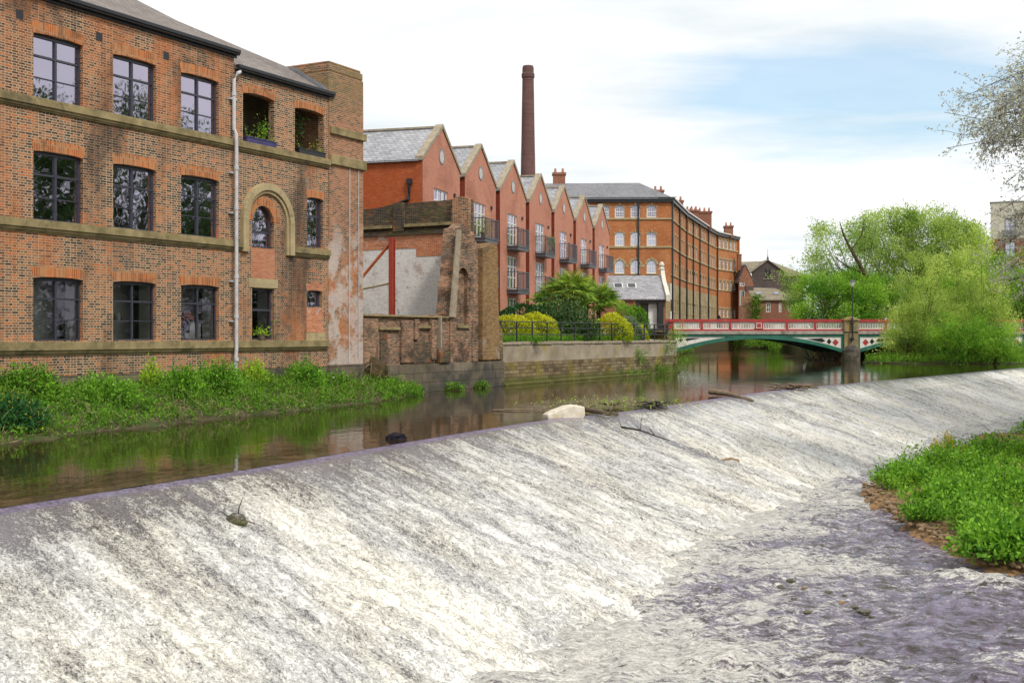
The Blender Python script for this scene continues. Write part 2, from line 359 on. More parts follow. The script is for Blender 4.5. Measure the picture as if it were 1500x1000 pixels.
def strands(bases,dirs,length,k,droop=0.,spread=.03,tintv=.5):
    """leaf points along strands"""
    n=len(bases); t=rng.uniform(.1,1,(n,k))**.75
    L=(np.asarray(length)*np.ones(n))[:,None]
    p=bases[:,None,:]+dirs[:,None,:]*(t*L)[...,None]
    p[...,2]-=droop*(t*L)**2
    p+=rng.normal(size=p.shape)*spread
    dd=np.repeat(dirs[:,None,:],k,1).copy(); dd[...,2]-=2*droop*(t*L)
    return p.reshape(-1,3),dd.reshape(-1,3),t.reshape(-1)
def bush(name,label,cat,loc,rx,ry,h,n,size,mat,group=None,up=.5,rz=0,k=14,flowers=None,stems='dry_stem',aspect=.5,lean=1.0,kind=None,flat=.0):
    root=thing(name,label,cat,loc,rz,group)
    ns=max(6,n//k); a=rng.uniform(0,2*math.pi,ns); r=np.sqrt(rng.uniform(0,1,ns))
    bx=np.stack([np.cos(a)*r*rx*.45,np.sin(a)*r*ry*.45,np.zeros(ns)],1)
    tx=np.stack([np.cos(a)*r*rx,np.sin(a)*r*ry,h*np.sqrt(np.clip(1-r**2*(1-flat),.06,1))*rng.uniform(.55,1.08,ns)],1)
    d=tx-bx; L=np.linalg.norm(d,axis=1); d/=L[:,None]
    p,dd,t=strands(bx,d,L,k,spread=size*.8)
    p[:,2]=np.maximum(p[:,2],.02)
    ct=np.repeat(rng.normal(0,.32,ns),k)
    tint=.25+.45*t+ct+rng.normal(0,.12,len(t))  # leaves darken toward the base: the bush's inner shade put into the tint
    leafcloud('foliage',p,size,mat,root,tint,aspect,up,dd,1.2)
    m=MB()
    for i in range(0,ns,max(1,ns//24)):
        m.tube([bx[i]-np.array((0,0,.1)),(bx[i]+tx[i])*.5,tx[i]],[.018*h**.5,.012,.005],4)
    m.build('stem',stems,root)
    if flowers:
        fm,nf,fs=flowers; i=rng.integers(0,ns,nf)
        q=tx[i]+rng.normal(size=(nf,3))*size*.6
        leafcloud('blossoms',q,fs,fm,root,None,1.0,.8)
    return root
EXPO=0.22; SKYOX=0.0; SKYOY=0.0
# ================================================================ NEAR BRICK MILL
# local frame: x along the river front, +y inland, z up.  origin on the front wall
FD=Vector((.4786,.878)); FA=math.atan2(.878,.4786); FO=(-13.45,35.0,0)
def fw(u,w,z=0):   # facade coords (w outwards to the river) -> world
    return Vector((FO[0]+FD.x*u+FD.y*w, FO[1]+FD.y*u-FD.x*w, z))
mill=thing('brick_mill','old three-storey brick mill with grey framed windows, stone bands and a white drainpipe','building',FO,FA)
H2=[(8.07,9.78,9.45,11.2),(10.96,12.72,9.45,11.15)]                # loggia openings
wins=[]
for c in (-5.9,-2.95,0.02,3.0,5.93):
    for z0,z1,fl in ((2.34,4.2,0),(5.86,7.88,1),(9.4,11.3,2)): wins.append((c-.9,c+.9,z0,z1,fl))
XW=[(8.55,9.75,2.34,4.2),(8.55,9.75,5.68,7.25),(11.7,12.7,5.9,7.8),(11.7,12.62,3.6,4.22)]
m=MB()
m.wall(-9,7.6,1.3,12.45,[w[:4] for w in wins],0,.28)
m.wall(7.6,13.0,1.3,11.95,XW+H2,0,.28)
m.box(-9.2,-9,0,10,0,12.4)                      # far end wall
m.wall(7.55,7.6,11.95,12.45,[],-.002,.2)
m.build('wall','old_brick',mill)
MB().box(-9.2,12.9,9.5,9.8,0,12.4).build('rear_wall','old_brick',mill)
MB().box(-9,13.05,-.07,.3,-.8,1.3).build('plinth','plinth_stone',mill)
m=MB(); m.box(-9,13.0,.3,9.4,2.0,2.2); m.box(-9,13.0,.3,9.4,5.45,5.75); m.box(-9,13.0,.3,9.4,9.0,9.3); m.box(-9,13.0,.3,9.4,11.85,11.95)
m.box(7.5,7.62,.3,9.4,2.2,11.85); m.box(10.3,10.4,.3,4.4,2.2,5.45); m.build('floor_slab','room_dark',mill)
m=MB()
for a,b in ((-4.6,-4.5),(-1.5,-1.4),(1.55,1.65),(4.5,4.6)): m.box(a,b,.3,4.4,2.2,5.45); m.box(a,b,.3,4.4,5.75,9.0); m.box(a,b,.3,4.4,9.3,11.85)
m.box(-9,7.5,4.4,4.6,5.75,9.0); m.box(-9,13,4.4,4.6,9.3,11.85); m.box(7.6,13,3.4,3.6,2.2,9.0)
m.build('inner_wall','dim_wall',mill)
MB().box(-9,7.5,1.75,1.9,2.2,5.45).build('inner_wall','plaster',mill)
# string courses (moulded stone)
def band(u0,u1,z0,z1,name='string_course'):
    m=MB(); h=z1-z0
    m.box(u0,u1,-.16,.02,z0+h*.35,z1); m.box(u0,u1,-.10,.02,z0+h*.14,z0+h*.35); m.box(u0,u1,-.05,.02,z0,z0+h*.14)
    return m.build(name,'band_stone',mill,bev=.012)
band(-9,12.9,1.92,2.31); band(-9,7.93,5.48,5.85); band(10.8,13.0,5.48,5.85); band(-9,13.0,9.03,9.39)
# windows
def mill_window(a,b,z0,z1,fl,i):
    y=.13; rise=.05; t=.05
    m=MB(); 
    m.box(a,a+t,y,y+.08,z0,z1-.01); m.box(b-t,b,y,y+.08,z0,z1-.01); m.box(a+t,b-t,y,y+.08,z0,z0+t); m.box(a+t,b-t,y,y+.08,z1-t-rise,z1-rise+.02)
    m.box(a+t,b-t,y+.01,y+.07,z1-rise+.02,z1-.01)
    cx=(a+b)/2; zt=z0+(z1-z0)*.665; zm=z0+(zt-z0)*.5
    m.box(cx-.035,cx+.035,y-.01,y+.07,z0+t,z1-t-rise)
    for p0,p1 in ((a+t,cx-.035),(cx+.035,b-t)):
        m.box(p0,p1,y,y+.07,zt-.03,zt+.03)
        if not (fl==0 and 5<cx<7): m.box(p0,p1,y+.015,y+.06,zm-.015,zm+.015)
    w=m.build('window','frame_grey',mill)
    g=MB(); g.quad((a+t,y+.05,z0+t),(b-t,y+.05,z0+t),(b-t,y+.05,z1-t),(a+t,y+.05,z1-t)); g.build('pane','glass_low' if fl==0 else 'glass',w)
    r=MB(); r.box(a+.02,a+.045,y+.1,.6,z0,z1); r.box(b-.045,b-.02,y+.1,.72,z0,z1); r.box(a,b,y+.1,.6,z0-.03,z0+.012); r.build('reveal','plaster',w)
    if i in (2,5,10,13,14):
        c=MB(); q=[]
        for k in range(9): q.append((b-.08-.05*k*(.6 if fl==0 else 1), .42+.04*(k%2)))
        for k in range(8): c.quad((q[k+1][0],q[k+1][1],z0+.05),(q[k][0],q[k][1],z0+.05),(q[k][0],q[k][1],z1-.1),(q[k+1][0]+(0.18 if fl==1 else 0),q[k+1][1],z1-.1))
        c.build('curtain','curtain',w)
    h=MB(); h.seghead(a-.02,b+.02,z1+.02,.055,.33,-.012,.10); h.build('window_arch','arch_brick',mill)
for i,w in enumerate(wins): mill_window(*w,i)
# odd windows of the right-hand section
def simple_window(a,b,z0,z1,tr,glass='glass',arched=False,parent=mill,y=.14):
    m=MB(); t=.07
    if arched:
        r=(b-a)/2; cz=z1-r; m.arch((a+b)/2,cz,r-t,r,y,y+.09,n=14); m.box(a,a+t,y,y+.09,z0,cz); m.box(b-t,b,y,y+.09,z0,cz)
    else:
        m.box(a,a+t,y,y+.09,z0,z1); m.box(b-t,b,y,y+.09,z0,z1); m.box(a+t,b-t,y,y+.09,z1-t,z1)
    m.box(a+t,b-t,y,y+.09,z0,z0+t)
    for z in tr: m.box(a+t,b-t,y,y+.08,z-.04,z+.04)
    w=m.build('window','frame_grey',parent)
    MB().quad((a+t,y+.05,z0+t),(b-t,y+.05,z0+t),(b-t,y+.05,z1-t*.6),(a+t,y+.05,z1-t*.6)).build('pane',glass,w)
    MB().box(b-.045,b-.02,y+.1,.75,z0,z1).build('reveal','plaster',w)
    return w
simple_window(8.55,9.75,2.34,4.2,[3.42],'glass_low'); simple_window(8.58,9.72,5.68,7.22,[6.25],arched=True)
simple_window(11.7,12.7,5.9,7.8,[7.1]); simple_window(11.7,12.62,3.6,4.22,[])
MB().seghead(11.66,12.74,7.82,.06,.3,-.012,.1).build('window_arch','arch_brick',mill)
MB().seghead(11.66,12.66,4.24,.05,.28,-.012,.1).build('window_arch','infill_brick',mill)
MB().box(8.35,9.95,-.03,.12,4.22,4.56).build('lintel','lime_stone',mill,bev=.01)
MB().quad((8.5,-.006,4.57),(9.8,-.006,4.57),(9.8,-.006,5.66),(8.5,-.006,5.66)).build('infill_panel','infill_brick',mill)
MB().quad((11.65,-.006,2.62),(12.7,-.006,2.62),(12.7,-.006,3.58),(11.65,-.006,3.58)).build('infill_panel','orange_band_brick',mill)
MB().box(11.6,12.75,-.05,.1,2.31,2.6).build('sill','lime_stone',mill)
# big stone arch moulding round the middle window
cx=9.36; cz=6.62
m=MB(); m.arch(cx,cz,1.17,1.43,-.16,.01,n=24); m.arch(cx,cz,1.05,1.17,-.09,.01,n=24)
for s in (-1,1):
    x0,x1=sorted((cx+s*1.17,cx+s*1.43)); m.box(x0,x1,-.16,.01,5.48,cz); x0,x1=sorted((cx+s*1.05,cx+s*1.17)); m.box(x0,x1,-.09,.01,5.48,cz)
m.build('stone_arch','lime_stone',mill,bev=.01)
m=MB(); m.arch(9.15,6.65,.56,.93,-.016,.12,n=20); m.build('brick_arch','arch_brick',mill)
for a,b,c,d in H2:
    MB().seghead(a-.02,b+.02,d+.02,.09,.3,-.012,.28).build('opening_arch','arch_brick',mill)
# loggia: dark recess with an inner window
m=MB(); m.box(7.65,13,1.7,1.85,9.3,11.85); m.build('loggia_wall','old_timber',mill)
w=MB(); w.box(8.9,9.0,1.6,1.7,9.4,10.6); w.box(9.95,10.05,1.6,1.7,9.4,10.6); w.box(9.0,9.95,1.6,1.7,10.52,10.6); w=w.build('window','frame_grey',mill)
MB().quad((9.0,1.66,9.4),(9.95,1.66,9.4),(9.95,1.66,10.52),(9.0,1.66,10.52)).build('pane','roof_window',w)
# vents under eaves
for u in (-1.35,1.55,4.35): MB().box(u-.12,u+.12,-.012,.02,11.55,11.8).build('air_brick','gutter_black',mill)
# gutters
for u0,u1,z in ((-9,7.72,12.45),(7.62,13.2,11.95)):
    m=MB(); m.box(u0,u1,-.05,.0,z-.18,z+.02); m.box(u0,u1,-.24,-.06,z-.03,z+.1); m.box(u0,u1,-.2,-.055,z-.09,z-.03)
    m.build('gutter','gutter_black',mill,bev=.02)
# drainpipe
m=MB(); u=7.45
m.tube([(7.75,-.16,11.8),(7.6,-.17,11.72),(7.47,-.12,11.45),(u,-.14,11.1),(u,-.14,9.7)],.065,10)
m.tube([(u,-.14,9.72),(u,-.24,9.55),(u,-.25,9.0),(u,-.25,2.0),(u,-.22,1.7),(u,-.18,.75),(u-.08,-.35,.6)],.065,10)
for z in (10.9,8.3,6.9,4.5,3.1,1.6): m.lathe([(.085,z),(.085,z+.12)],u,-.25 if z<9.5 else -.14,10)
for z in (10.8,8.2,6.8,4.4,3.0): m.box(u-.14,u+.14,-.14,0,z-.03,z+.03)
m.build('downpipe','white_pipe',mill,smooth=False)
# roofs
def roofpoly(name,polys,mat,parent,th=.12):
    m=MB()
    for p in polys:
        m.poly(p); m.poly([(a,b,c-th) for a,b,c in p[::-1]])
        for i in range(len(p)):
            a=Vector(p[i]);b=Vector(p[(i+1)%len(p)]); dz=Vector((0,0,-th)); m.quad(a,a+dz,b+dz,b)
    return m.build(name,mat,parent)
roofpoly('roof',[[(-9.2,-.12,12.50),(7.66,-.12,12.50),(7.66,5.0,15.1),(-9.2,5.0,15.1)],
                 [(7.66,5.0,15.1),(7.66,9.8,12.4),(-9.2,9.8,12.4),(-9.2,5.0,15.1)]],'brown_slate',mill)
roofpoly('lower_roof',[[(7.62,-.12,12.0),(13.3,-.12,12.0),(13.35,1.75,13.1),(7.62,5.0,14.95)],
                 [(13.35,1.75,13.1),(13.1,7,12.0),(7.7,9.8,12.0),(7.62,5.0,14.95)]],'brown_slate',mill)
m=MB()
for k in range(14):
    t=k/14; m.box(12.72-.0*t,13.05,t*1.7,(t+1/14)*1.7+.02,12.05+1.02*t,12.22+1.02*t)
m.build('lead_flashing','lead',mill)
# tower / flue at the corner of the mill
m=MB()
m.hprism([(13.0,-.06),(15.3,-.06),(15.3,2.3),(13.0,2.3)],1.3,12.9)
m.hprism([(13.02,-.04),(15.28,-.04),(15.28,2.28),(13.02,2.28)],12.9,13.2); m.hprism([(13.08,.02),(15.22,.02),(15.22,2.22),(13.08,2.22)],13.2,13.32)
m.build('flue_tower','tower_brick',mill,bev=.05)
MB().box(12.95,15.36,-.1,2.3,-.8,1.3).build('tower_plinth','plinth_stone',mill)
for z0,z1 in ((10.42,10.72),(9.22,9.62)):
    MB().box(13.02,15.38,-.17,2.34,z0,z1).build('tower_band','band_stone',mill,bev=.03)
m=MB(); m.tube([(14.3,-.09,9.3),(14.28,-.1,6.0),(14.25,-.09,1.4)],.02,5); m.tube([(14.9,-.09,9.2),(14.9,-.1,1.6)],.018,5); m.build('cable','white_pipe',mill)
# items standing in the openings / windows
def on_mill(u,y,z): return fw(u,-y,z)
def flower_box(u,w,label,mat,plants):
    c=on_mill(u,-.05,9.39); t=thing('flower_box',label,'planter',c,FA,'flower boxes on the loggia sills')
    m=MB(); m.box(-w/2,w/2,-.1,.16,0,.2); m.box(-w/2-.02,w/2+.02,-.12,.18,.17,.21); m.build('trough',mat,t)
    n=plants; x=rng.uniform(-w/2,w/2,n); p=np.stack([x,rng.uniform(-.1,.12,n),.18+rng.uniform(0,.25,n)*(1+(np.sin(x*5)))],1)
    leafcloud('plants',p,.07,'leaf_lime',t)
flower_box(8.93,1.6,'purple-black flower box on the sill of the loggia opening beside the drainpipe','purple_box',160)
flower_box(11.85,1.6,'dark flower box on the sill of the loggia opening beside the tall flue','gutter_black',120)
def potplant(name,label,u,y,z,h,r,n,mat):
    t=thing(name,label,'plant',on_mill(u,y,z),FA)
    MB().lathe([(.09,0),(.13,.22),(.14,.23)],n=10).build('pot','old_timber',t)
    a=rng.normal(size=(n,3))*np.array([r,r,h*.25])+np.array([0,0,h*.65]); a[:,2]=np.maximum(a[:,2],.2)
    leafcloud('leaves',a,.09,mat,t)
    MB().tube([(0,0,.2),(0,0,h*.6)],.012,5).build('stem','bark',t)
potplant('potted_shrub','leafy potted shrub inside the loggia opening beside the drainpipe',9.45,.25,9.4,.9,.16,200,'leaf_green')
potplant('climbing_plant','tall dark leafy plant inside the loggia opening beside the flue',11.5,.5,9.4,1.6,.3,420,'leaf_deep')
potplant('window_plant','small leafy plant on the sill of the narrow ground-floor window',9.0,-.08,2.33,.42,.16,160,'leaf_lime')
t=thing('table_lamp','small orange lamp shade seen inside the ground-floor window by the drainpipe','lamp',on_mill(6.3,.95,2.95),FA)
MB().lathe([(.05,0),(.02,.05),(.015,.2)],n=8).build('base','white_pipe',t); MB().lathe([(.24,.1),(.15,.34)],n=12).build('lamp_shade','orange_cloth',t)
t=thing('worktop','white worktop inside the ground-floor window beside the drainpipe','counter',on_mill(5.95,1.0,2.2),FA)
MB().box(-.85,.85,-.2,.3,0,.7).build('cupboard','white_paint',t); MB().box(-.9,.9,-.24,.32,.7,.75).build('top','curtain',t)
t=thing('desk_chair','dark round-backed chair in the ground-floor window beside the drainpipe','chair',on_mill(5.75,.55,2.2),FA)
MB().lathe([(.02,.35),(.17,.4),(.2,.6),(.14,.8),(.03,.86)],n=12).build('backrest','coat_dark',t,smooth=True); MB().tube([(0,0,0),(0,0,.4)],.03,6).build('leg','black_iron',t)
for i,(u,z,lab) in enumerate(((5.6,9.4,'white bottles and jars on the sill of the top-floor window by the drainpipe'),(3.0,2.95,'row of jars and boxes on the shelf in the middle ground-floor window'))):
    t=thing('row_of_jars' if 0 else 'jar_shelf',lab,'jars',on_mill(u,.38 if i==0 else 1.1,z),FA)
    m=MB(); m.box(-.5,.7,-.08,.12,0,.02); m.build('shelf','curtain',t)
    for k in range(7):
        x=-.4+k*.15; MB().lathe([(.035,.02),(.045,.05),(.045,.13+.05*(k%3)),(.02,.16+.05*(k%3)),(.02,.2+.05*(k%3))],x,0,8).build('jar','white_paint' if k%2 else 'lead',t)

# ================================================================ RUIN
ruin=thing('ruined_wall','roofless remnant of a brick building with a white painted cross wall and blackened parapet','ruin',FO,FA)
CU=24.2    # cross wall runs inland from u=25
# cross wall: plane x=CU, y from 0.9 to 9 ; face looks toward -x
def xw(m): m.M=Matrix.Translation((CU,0,0))@Matrix.Rotation(R(-90),4,'Z'); return m   # local wall x -> -y ; front faces -x
def cw(name,mat,fn):
    m=MB(); m.M=Matrix(((0,1,0,CU),(-1,0,0,0),(0,0,1,0),(0,0,0,1)))   # (s,t,z)->(CU+t, -s, z)
    fn(m); return m.build(name,mat,ruin)
# s = -y (river side is s=0, inland s negative)
cw('painted_wall','white_brick',lambda m:m.box(-9,-.35,0,.4,3.3,6.75))
cw('brick_band','orange_band_brick',lambda m:(m.box(-9,-.2,-.015,.4,6.75,7.45),m.box(-3.2,-.35,-.02,.05,6.35,6.75)))
def par(m):
    m.prism([(-9,7.45),(-.2,7.45),(-.2,9.0),(-.6,9.07),(-1.4,9.02),(-3.9,8.98),(-4.2,9.04),(-5.4,8.86),(-9,8.7)],.03,.42)
cw('parapet','ruin_top_brick',par)
cw('parapet_pier','ruin_top_brick',lambda m:(m.prism([(-4.5,7.6),(-3.85,7.6),(-3.9,9.02),(-4.45,9.02)],-.14,.03),m.box(-8.2,-7.6,-.14,.03,7.6,8.8),m.box(-9,-.9,-.1,.03,7.42,7.62)))
cw('parapet_ledge','band_stone',lambda m:(m.box(-7.55,-4.55,-.2,.03,7.78,7.93),m.box(-3.8,-1.0,-.2,.03,7.80,7.95)))
# river-side fragment, jagged outline (x,z)
def jag(pts,seg=.28,amp=.09,seed=1):
    r=random.Random(seed); out=[]
    for i in range(len(pts)-1):
        (x0,z0),(x1,z1)=pts[i],pts[i+1]; L=math.hypot(x1-x0,z1-z0); n=max(1,int(L/seg))
        for k in range(n):
            t=k/n; out.append((x0+(x1-x0)*t+(r.uniform(-amp,amp) if k else 0), z0+(z1-z0)*t+(r.uniform(-amp,amp) if k else 0)))
    out.append(pts[-1]); return out
frag=jag([(22.1,3.3),(22.25,4.4),(22.45,5.6),(22.6,6.8),(22.8,7.5),(23.5,7.75),(24.0,7.55),(24.5,7.25),(24.7,6.9)],.25,.07,3)
m=MB()
# leave an arched niche: build as two prisms either side of niche plus the back
nx0,nx1=22.7,23.6
m.prism(list(reversed(frag))+[(22.1,1.2),(26.2,1.2),(26.2,6.6)],.12,.75)
m.build('broken_wall','ruin_brick',ruin)
m=MB()   # outer skin around the niche
lf=[p for p in frag if p[1]<6.5 and p[0]<23]
m.prism(list(reversed([(22.05,1.2)]+[(x-.03,z) for x,z in lf]+[(nx0,6.5),(nx0,1.2)])),-.06,.12)
sk=jag([(nx1,6.55),(23.8,6.9),(24.2,7.1)],.2,.05,8)
m.prism(list(reversed([(nx1,1.2)]+sk+[(24.5,6.9),(24.6,6.6),(24.62,1.2)])),-.06,.12)
m.prism([(nx0,5.75),(nx1,5.75),(nx1,6.55),(nx0,6.5)],-.06,.12)
m.box(nx0,nx1,-.06,.12,1.2,2.9)
m.build('outer_skin','ruin_brick',ruin)
MB().arch(23.15,5.2,.46,.72,-.11,-.06,n=14).build('niche_arch','ruin_brick',ruin)
MB().box(22.6,23.7,-.16,.13,2.84,2.98).build('niche_sill','band_stone',ruin)
m=MB(); m.prism([(24.9,1.3),(26.55,1.3),(26.5,3.0),(26.42,4.4),(26.4,6.6),(26.3,6.95),(25.7,7.0),(25.3,6.85),(24.9,6.7)],-.16,.6); m.build('end_pier','yellow_pier_brick',ruin,bev=.03)
m=MB(); m.prism([(26.5,1.3),(27.0,1.3),(26.95,2.7),(26.6,3.1)],-.1,.5); m.build('pier_stub','quay_stone',ruin)
# timber plates leaning up the jagged edge
m=MB(); m.prism([(21.85,3.34),(22.35,3.34),(22.85,7.4),(22.5,7.4)],-.19,-.12); m.build('timber_plate','coping_stone',ruin)
# broken brick course on the top of the parapet end (stepped)
cw('pier_head','old_brick',lambda m:m.prism([(-1.15,6.75),(-.15,6.75),(-.12,9.0),(-.5,9.12),(-1.0,9.08)],-.22,.03))
# lower river wall between the mill flue and the stub
low=jag([(15.35,3.32),(17.5,3.38),(19.2,3.30),(20.6,3.42),(22.1,3.36)],.4,.05,5)
m=MB(); m.prism(list(reversed(low))+[(15.35,1.2),(22.1,1.2)],0,.5); m.build('lower_wall','ruin_brick',ruin)
m=MB()
for a,b,z0,z1,y in ((15.3,16.3,1.3,3.2,-.10),(18.0,18.9,1.3,3.15,-.14),(20.3,20.7,1.4,3.2,-.2),(24.0,24.5,1.25,3.3,-.14),(19.0,19.35,2.3,3.2,-.16)): m.box(a,b,y,.02,z0,z1)
m.build('buttress','ruin_brick',ruin,bev=.04)
m=MB()
for a,b,z0,z1,y in ((18.95,20.5,1.25,2.2,-.12),(20.8,21.7,1.25,1.75,-.32),(16.5,17.0,1.3,2.6,-.07)): m.box(a,b,y,.02,z0,z1)
m.build('dark_block','ruin_top_brick',ruin,bev=.04)
MB().box(16.4,17.9,-.14,.02,2.72,2.84).build('ledge','band_stone',ruin,bev=.02); MB().box(19.3,20.9,-.14,.02,2.80,2.92).build('ledge','band_stone',ruin,bev=.02)
MB().box(15.3,21.8,-.16,.55,3.28,3.36).build('coping','band_stone',ruin,bev=.02)
MB().box(20.95,21.06,-.24,-.02,1.9,3.3).build('timber_post','coping_stone',ruin)
MB().box(15.36,26.9,-.22,.6,-.8,1.24).build('plinth','plinth_stone',ruin)
# red steel prop in front of the white wall
sp=thing('steel_prop','red steel post with an orange diagonal brace against the white painted wall','prop',fw(22.9,-3.75,3.3),FA)
m=MB(); m.box(-.11,.11,-.02,.02,0,3.9); m.box(-.13,-.10,-.11,.11,0,3.9); m.box(.10,.13,-.11,.11,0,3.9); m.M=None; m.build('post','red_steel',sp)
MB().tube([(.1,.05,3.75),(-.6,3.4,.02)],.075,6).build('brace','orange_steel',sp)
MB().tube([(0,.1,1.7),(.1,1.9,1.45)],.05,6).build('rail','timber',sp)
MB().box(-.3,.3,-.3,.3,-.02,.03).build('base_plate','red_steel',sp)
# ================================================================ QUAY WALL + RAILING
quay=thing('quay_wall','mossy yellow-stained stone quay wall rising from the river under the black railings','wall',FO,FA)
qe=51.3
m=MB(); m.box(26.9,qe,-.02,.7,-.8,2.02); m.box(26.9,qe,-.14,.0,-.8,1.15); m.box(qe-.7,qe,.7,6.0,-.8,2.02); m.build('masonry','quay_stone',quay,bev=.03)
m=MB(); u=26.9
while u<qe: 
    L=random.uniform(.9,1.5); h=random.uniform(-.02,.03); m.box(u,min(u+L-.02,qe),-.1+random.uniform(-.03,.02),.75,2.02+h*.3,2.16+h); u+=L
m.box(qe-.75,qe+.05,.75,6,2.0,2.14)
m.build('coping','coping_stone',quay,bev=.02)
MB().box(26.95,qe+.02,-.05,-.021,1.15,2.01).build('rendered_face','quay_render',quay)
MB().box(26.9,qe+.05,-.32,-.13,-.8,.12).build('footing','quay_stone',quay,bev=.04)
rail=thing('river_railing','black metal railing with three rails along the top of the stone quay wall','railing',FO,FA)
m=MB()
for z in (3.2,2.88,2.55): m.tube([(26.9,.22,z),(qe-.2,.22,z),(qe+1.4,1.2,z+.12)],.03,6)
m.build('rail','black_iron',rail)
u=27.3
while u<qe+.1:
    MB().box(u-.04,u+.04,.19,.25,2.1,3.22).build('post','black_iron',rail); u+=1.72
rail2=thing('lane_railing','black railing running beside the pink paved lane toward the bridge','railing',(0,0,0))
a0=fw(qe+1.3,-1.2,0); b0=Vector((15.4,116.5,0))
m=MB()
for z in (1.05,.7,.35): m.tube([(a0.x,a0.y,2.25+z),(b0.x,b0.y,2.95+z)],.028,6)
m.build('rail','black_iron',rail2)
for k in range(14):
    t=k/13; p=a0.lerp(b0,t); zz=2.2+.7*t; MB().box(p.x-.04,p.x+.04,p.y-.04,p.y+.04,zz,zz+1.12).build('post','black_iron',rail2)
# ================================================================ APARTMENTS WITH GABLES
AO=(-3.87,65.3,0); AA=math.atan2(.958,.287)
apt=thing('gabled_apartments','modern red brick apartment block with seven steep gables and steel balconies','building',AO,AA)
EZ,AZ=11.85,13.95
PITCH=6.9
m=MB()
gs=range(7)
holes=[]
for g in gs:
    c=PITCH*g; h=[(c-1.3,c+.9,8.4,10.5),(c-1.3,c+.9,5.55,7.7),(c-1.3,c+.9,2.75,4.95)]
    m.wall(c-3.0,c+3.0,2.0,EZ,h,0,.14)
    m.prism([(c-3.0,EZ),(c+3.0,EZ),(c,AZ-.08)],0,.3)
m.build('wall','red_brick',apt)
for g in gs:
    c=PITCH*g; m=MB()
    m.quad((c-3.0,.5,2.0),(c-3.0,0,2.0),(c-3.0,0,EZ),(c-3.0,.5,EZ)); pass
    if g: m.quad((c-3.9,.5,2.0),(c-3.0,.5,2.0),(c-3.0,.5,EZ-.1),(c-3.9,.5,EZ-.1))
    m.build('recess_wall','return_brick',apt)
m=MB(); m.M=Matrix(((0,-1,0,-3.01),(-1,0,0,0),(0,0,1,0),(0,0,0,1)))
m.M=None
m.quad((-3.01,14,2.0),(-3.01,0.02,2.0),(-3.01,.02,EZ),(-3.01,14,EZ)); m.box(-3.0,44.4,13.8,14,2,EZ)
m.quad((44.4,0.5,2),(44.4,14,2),(44.4,14,EZ),(44.4,.5,EZ))
m.build('side_wall','side_red_brick',apt)
def apartment_bay(g):
    c=PITCH*g
    roofpoly('roof',[[(c-3.2,.15,EZ-.05),(c,.15,AZ),(c,14,AZ),(c-3.2,14,EZ-.05)],[(c,.15,AZ),(c+3.2,.15,EZ-.05),(c+3.2,14,EZ-.05),(c,14,AZ)]],'light_slate',apt,.1)
    m=MB(); 
    for s in (-1,1):
        pts=[(c+s*3.12,EZ-.1),(c+s*3.12,EZ+.12),(c,AZ+.22),(c,AZ-.02)]
        if s>0: pts=pts[::-1]
        m.prism(pts if s>0 else pts[::-1],-.07,.36)
    m.build('coping','coping_stone',apt)
    MB().box(c-.1,c+.1,.36,14,AZ+.02,AZ+.12).build('ridge_tiles','coping_stone',apt)
    v=MB(); v.arch(c-.05,12.35,.34,.44,-.03,.0,0,360,18); v=v.build('round_vent','lead',apt)
    l=MB()
    for k in range(-4,5):
        w=math.sqrt(max(.34**2-(k*.075)**2,.001)); l.box(c-.05-w,c-.05+w,-.02,-.004,12.35+k*.075-.02,12.35+k*.075+.025)
    l.build('louvre','white_frame',v)
    for fl,(z0,z1) in enumerate(((8.4,10.5),(5.55,7.7),(2.75,4.95))):
        a,b=c-1.3,c+.9; m=MB(); t=.07;y=.06
        m.box(a,a+t,y,y+.07,z0,z1); m.box(b-t,b,y,y+.07,z0,z1); m.box(a+t,b-t,y,y+.07,z1-t,z1); m.box(a+t,b-t,y,y+.07,z0,z0+.12)
        for x in (a+(b-a)/3,a+(b-a)*2/3): m.box(x-.06,x+.06,y,y+.07,z0+.12,z1-t)
        m.box(a+t,b-t,y,y+.06,z0+1.45,z0+1.52)
        if fl<2: m.box(a+t,b-t,y+.01,y+.06,z0+.75,z0+.8)
        w=m.build('french_window','white_frame',apt)
        MB().quad((a+t,y+.04,z0+.12),(b-t,y+.04,z0+.12),(b-t,y+.04,z1-t),(a+t,y+.04,z1-t)).build('pane','glass_far',w)
        MB().box(a,b,.9,.92,z0,z1).build('blind','plaster' if (g+fl)%3 else 'room_dark',w)
        if fl<2:
            a,b=c-1.5,c+1.1; d=-.75; bl=MB(); bl.box(a,b,d,0,z0-.32,z0-.12); bl.box(a-.04,b+.04,d-.04,0,z0-.12,z0-.05); bl=bl.build('balcony','balcony_steel',apt)
            r=MB()
            for (x0,y0,x1,y1) in ((a,d,b,d),(a,0,a,d),(b,0,b,d)):
                n=max(2,int(math.hypot(x1-x0,y1-y0)/.17))
                for zz in (z0+1.1,z0+.02): r.tube([(x0,y0,zz),(x1,y1,zz)],.03,5)
                for k in range(n+1):
                    x=x0+(x1-x0)*k/n; yy=y0+(y1-y0)*k/n; r.box(x-.011,x+.011,yy-.011,yy+.011,z0,z0+1.1)
            for x in (a,(a+b)/2,b): r.box(x-.03,x+.03,d-.03,d+.03,z0-.1,z0+1.15)
            r.build('railing','balcony_steel',bl)
    MB().box(c+1.9,c+2.1,-.1,0,z1-.1+5.5,z1+5.6).build('vent_cowl','gutter_black',apt)
for g in gs: apartment_bay(g)
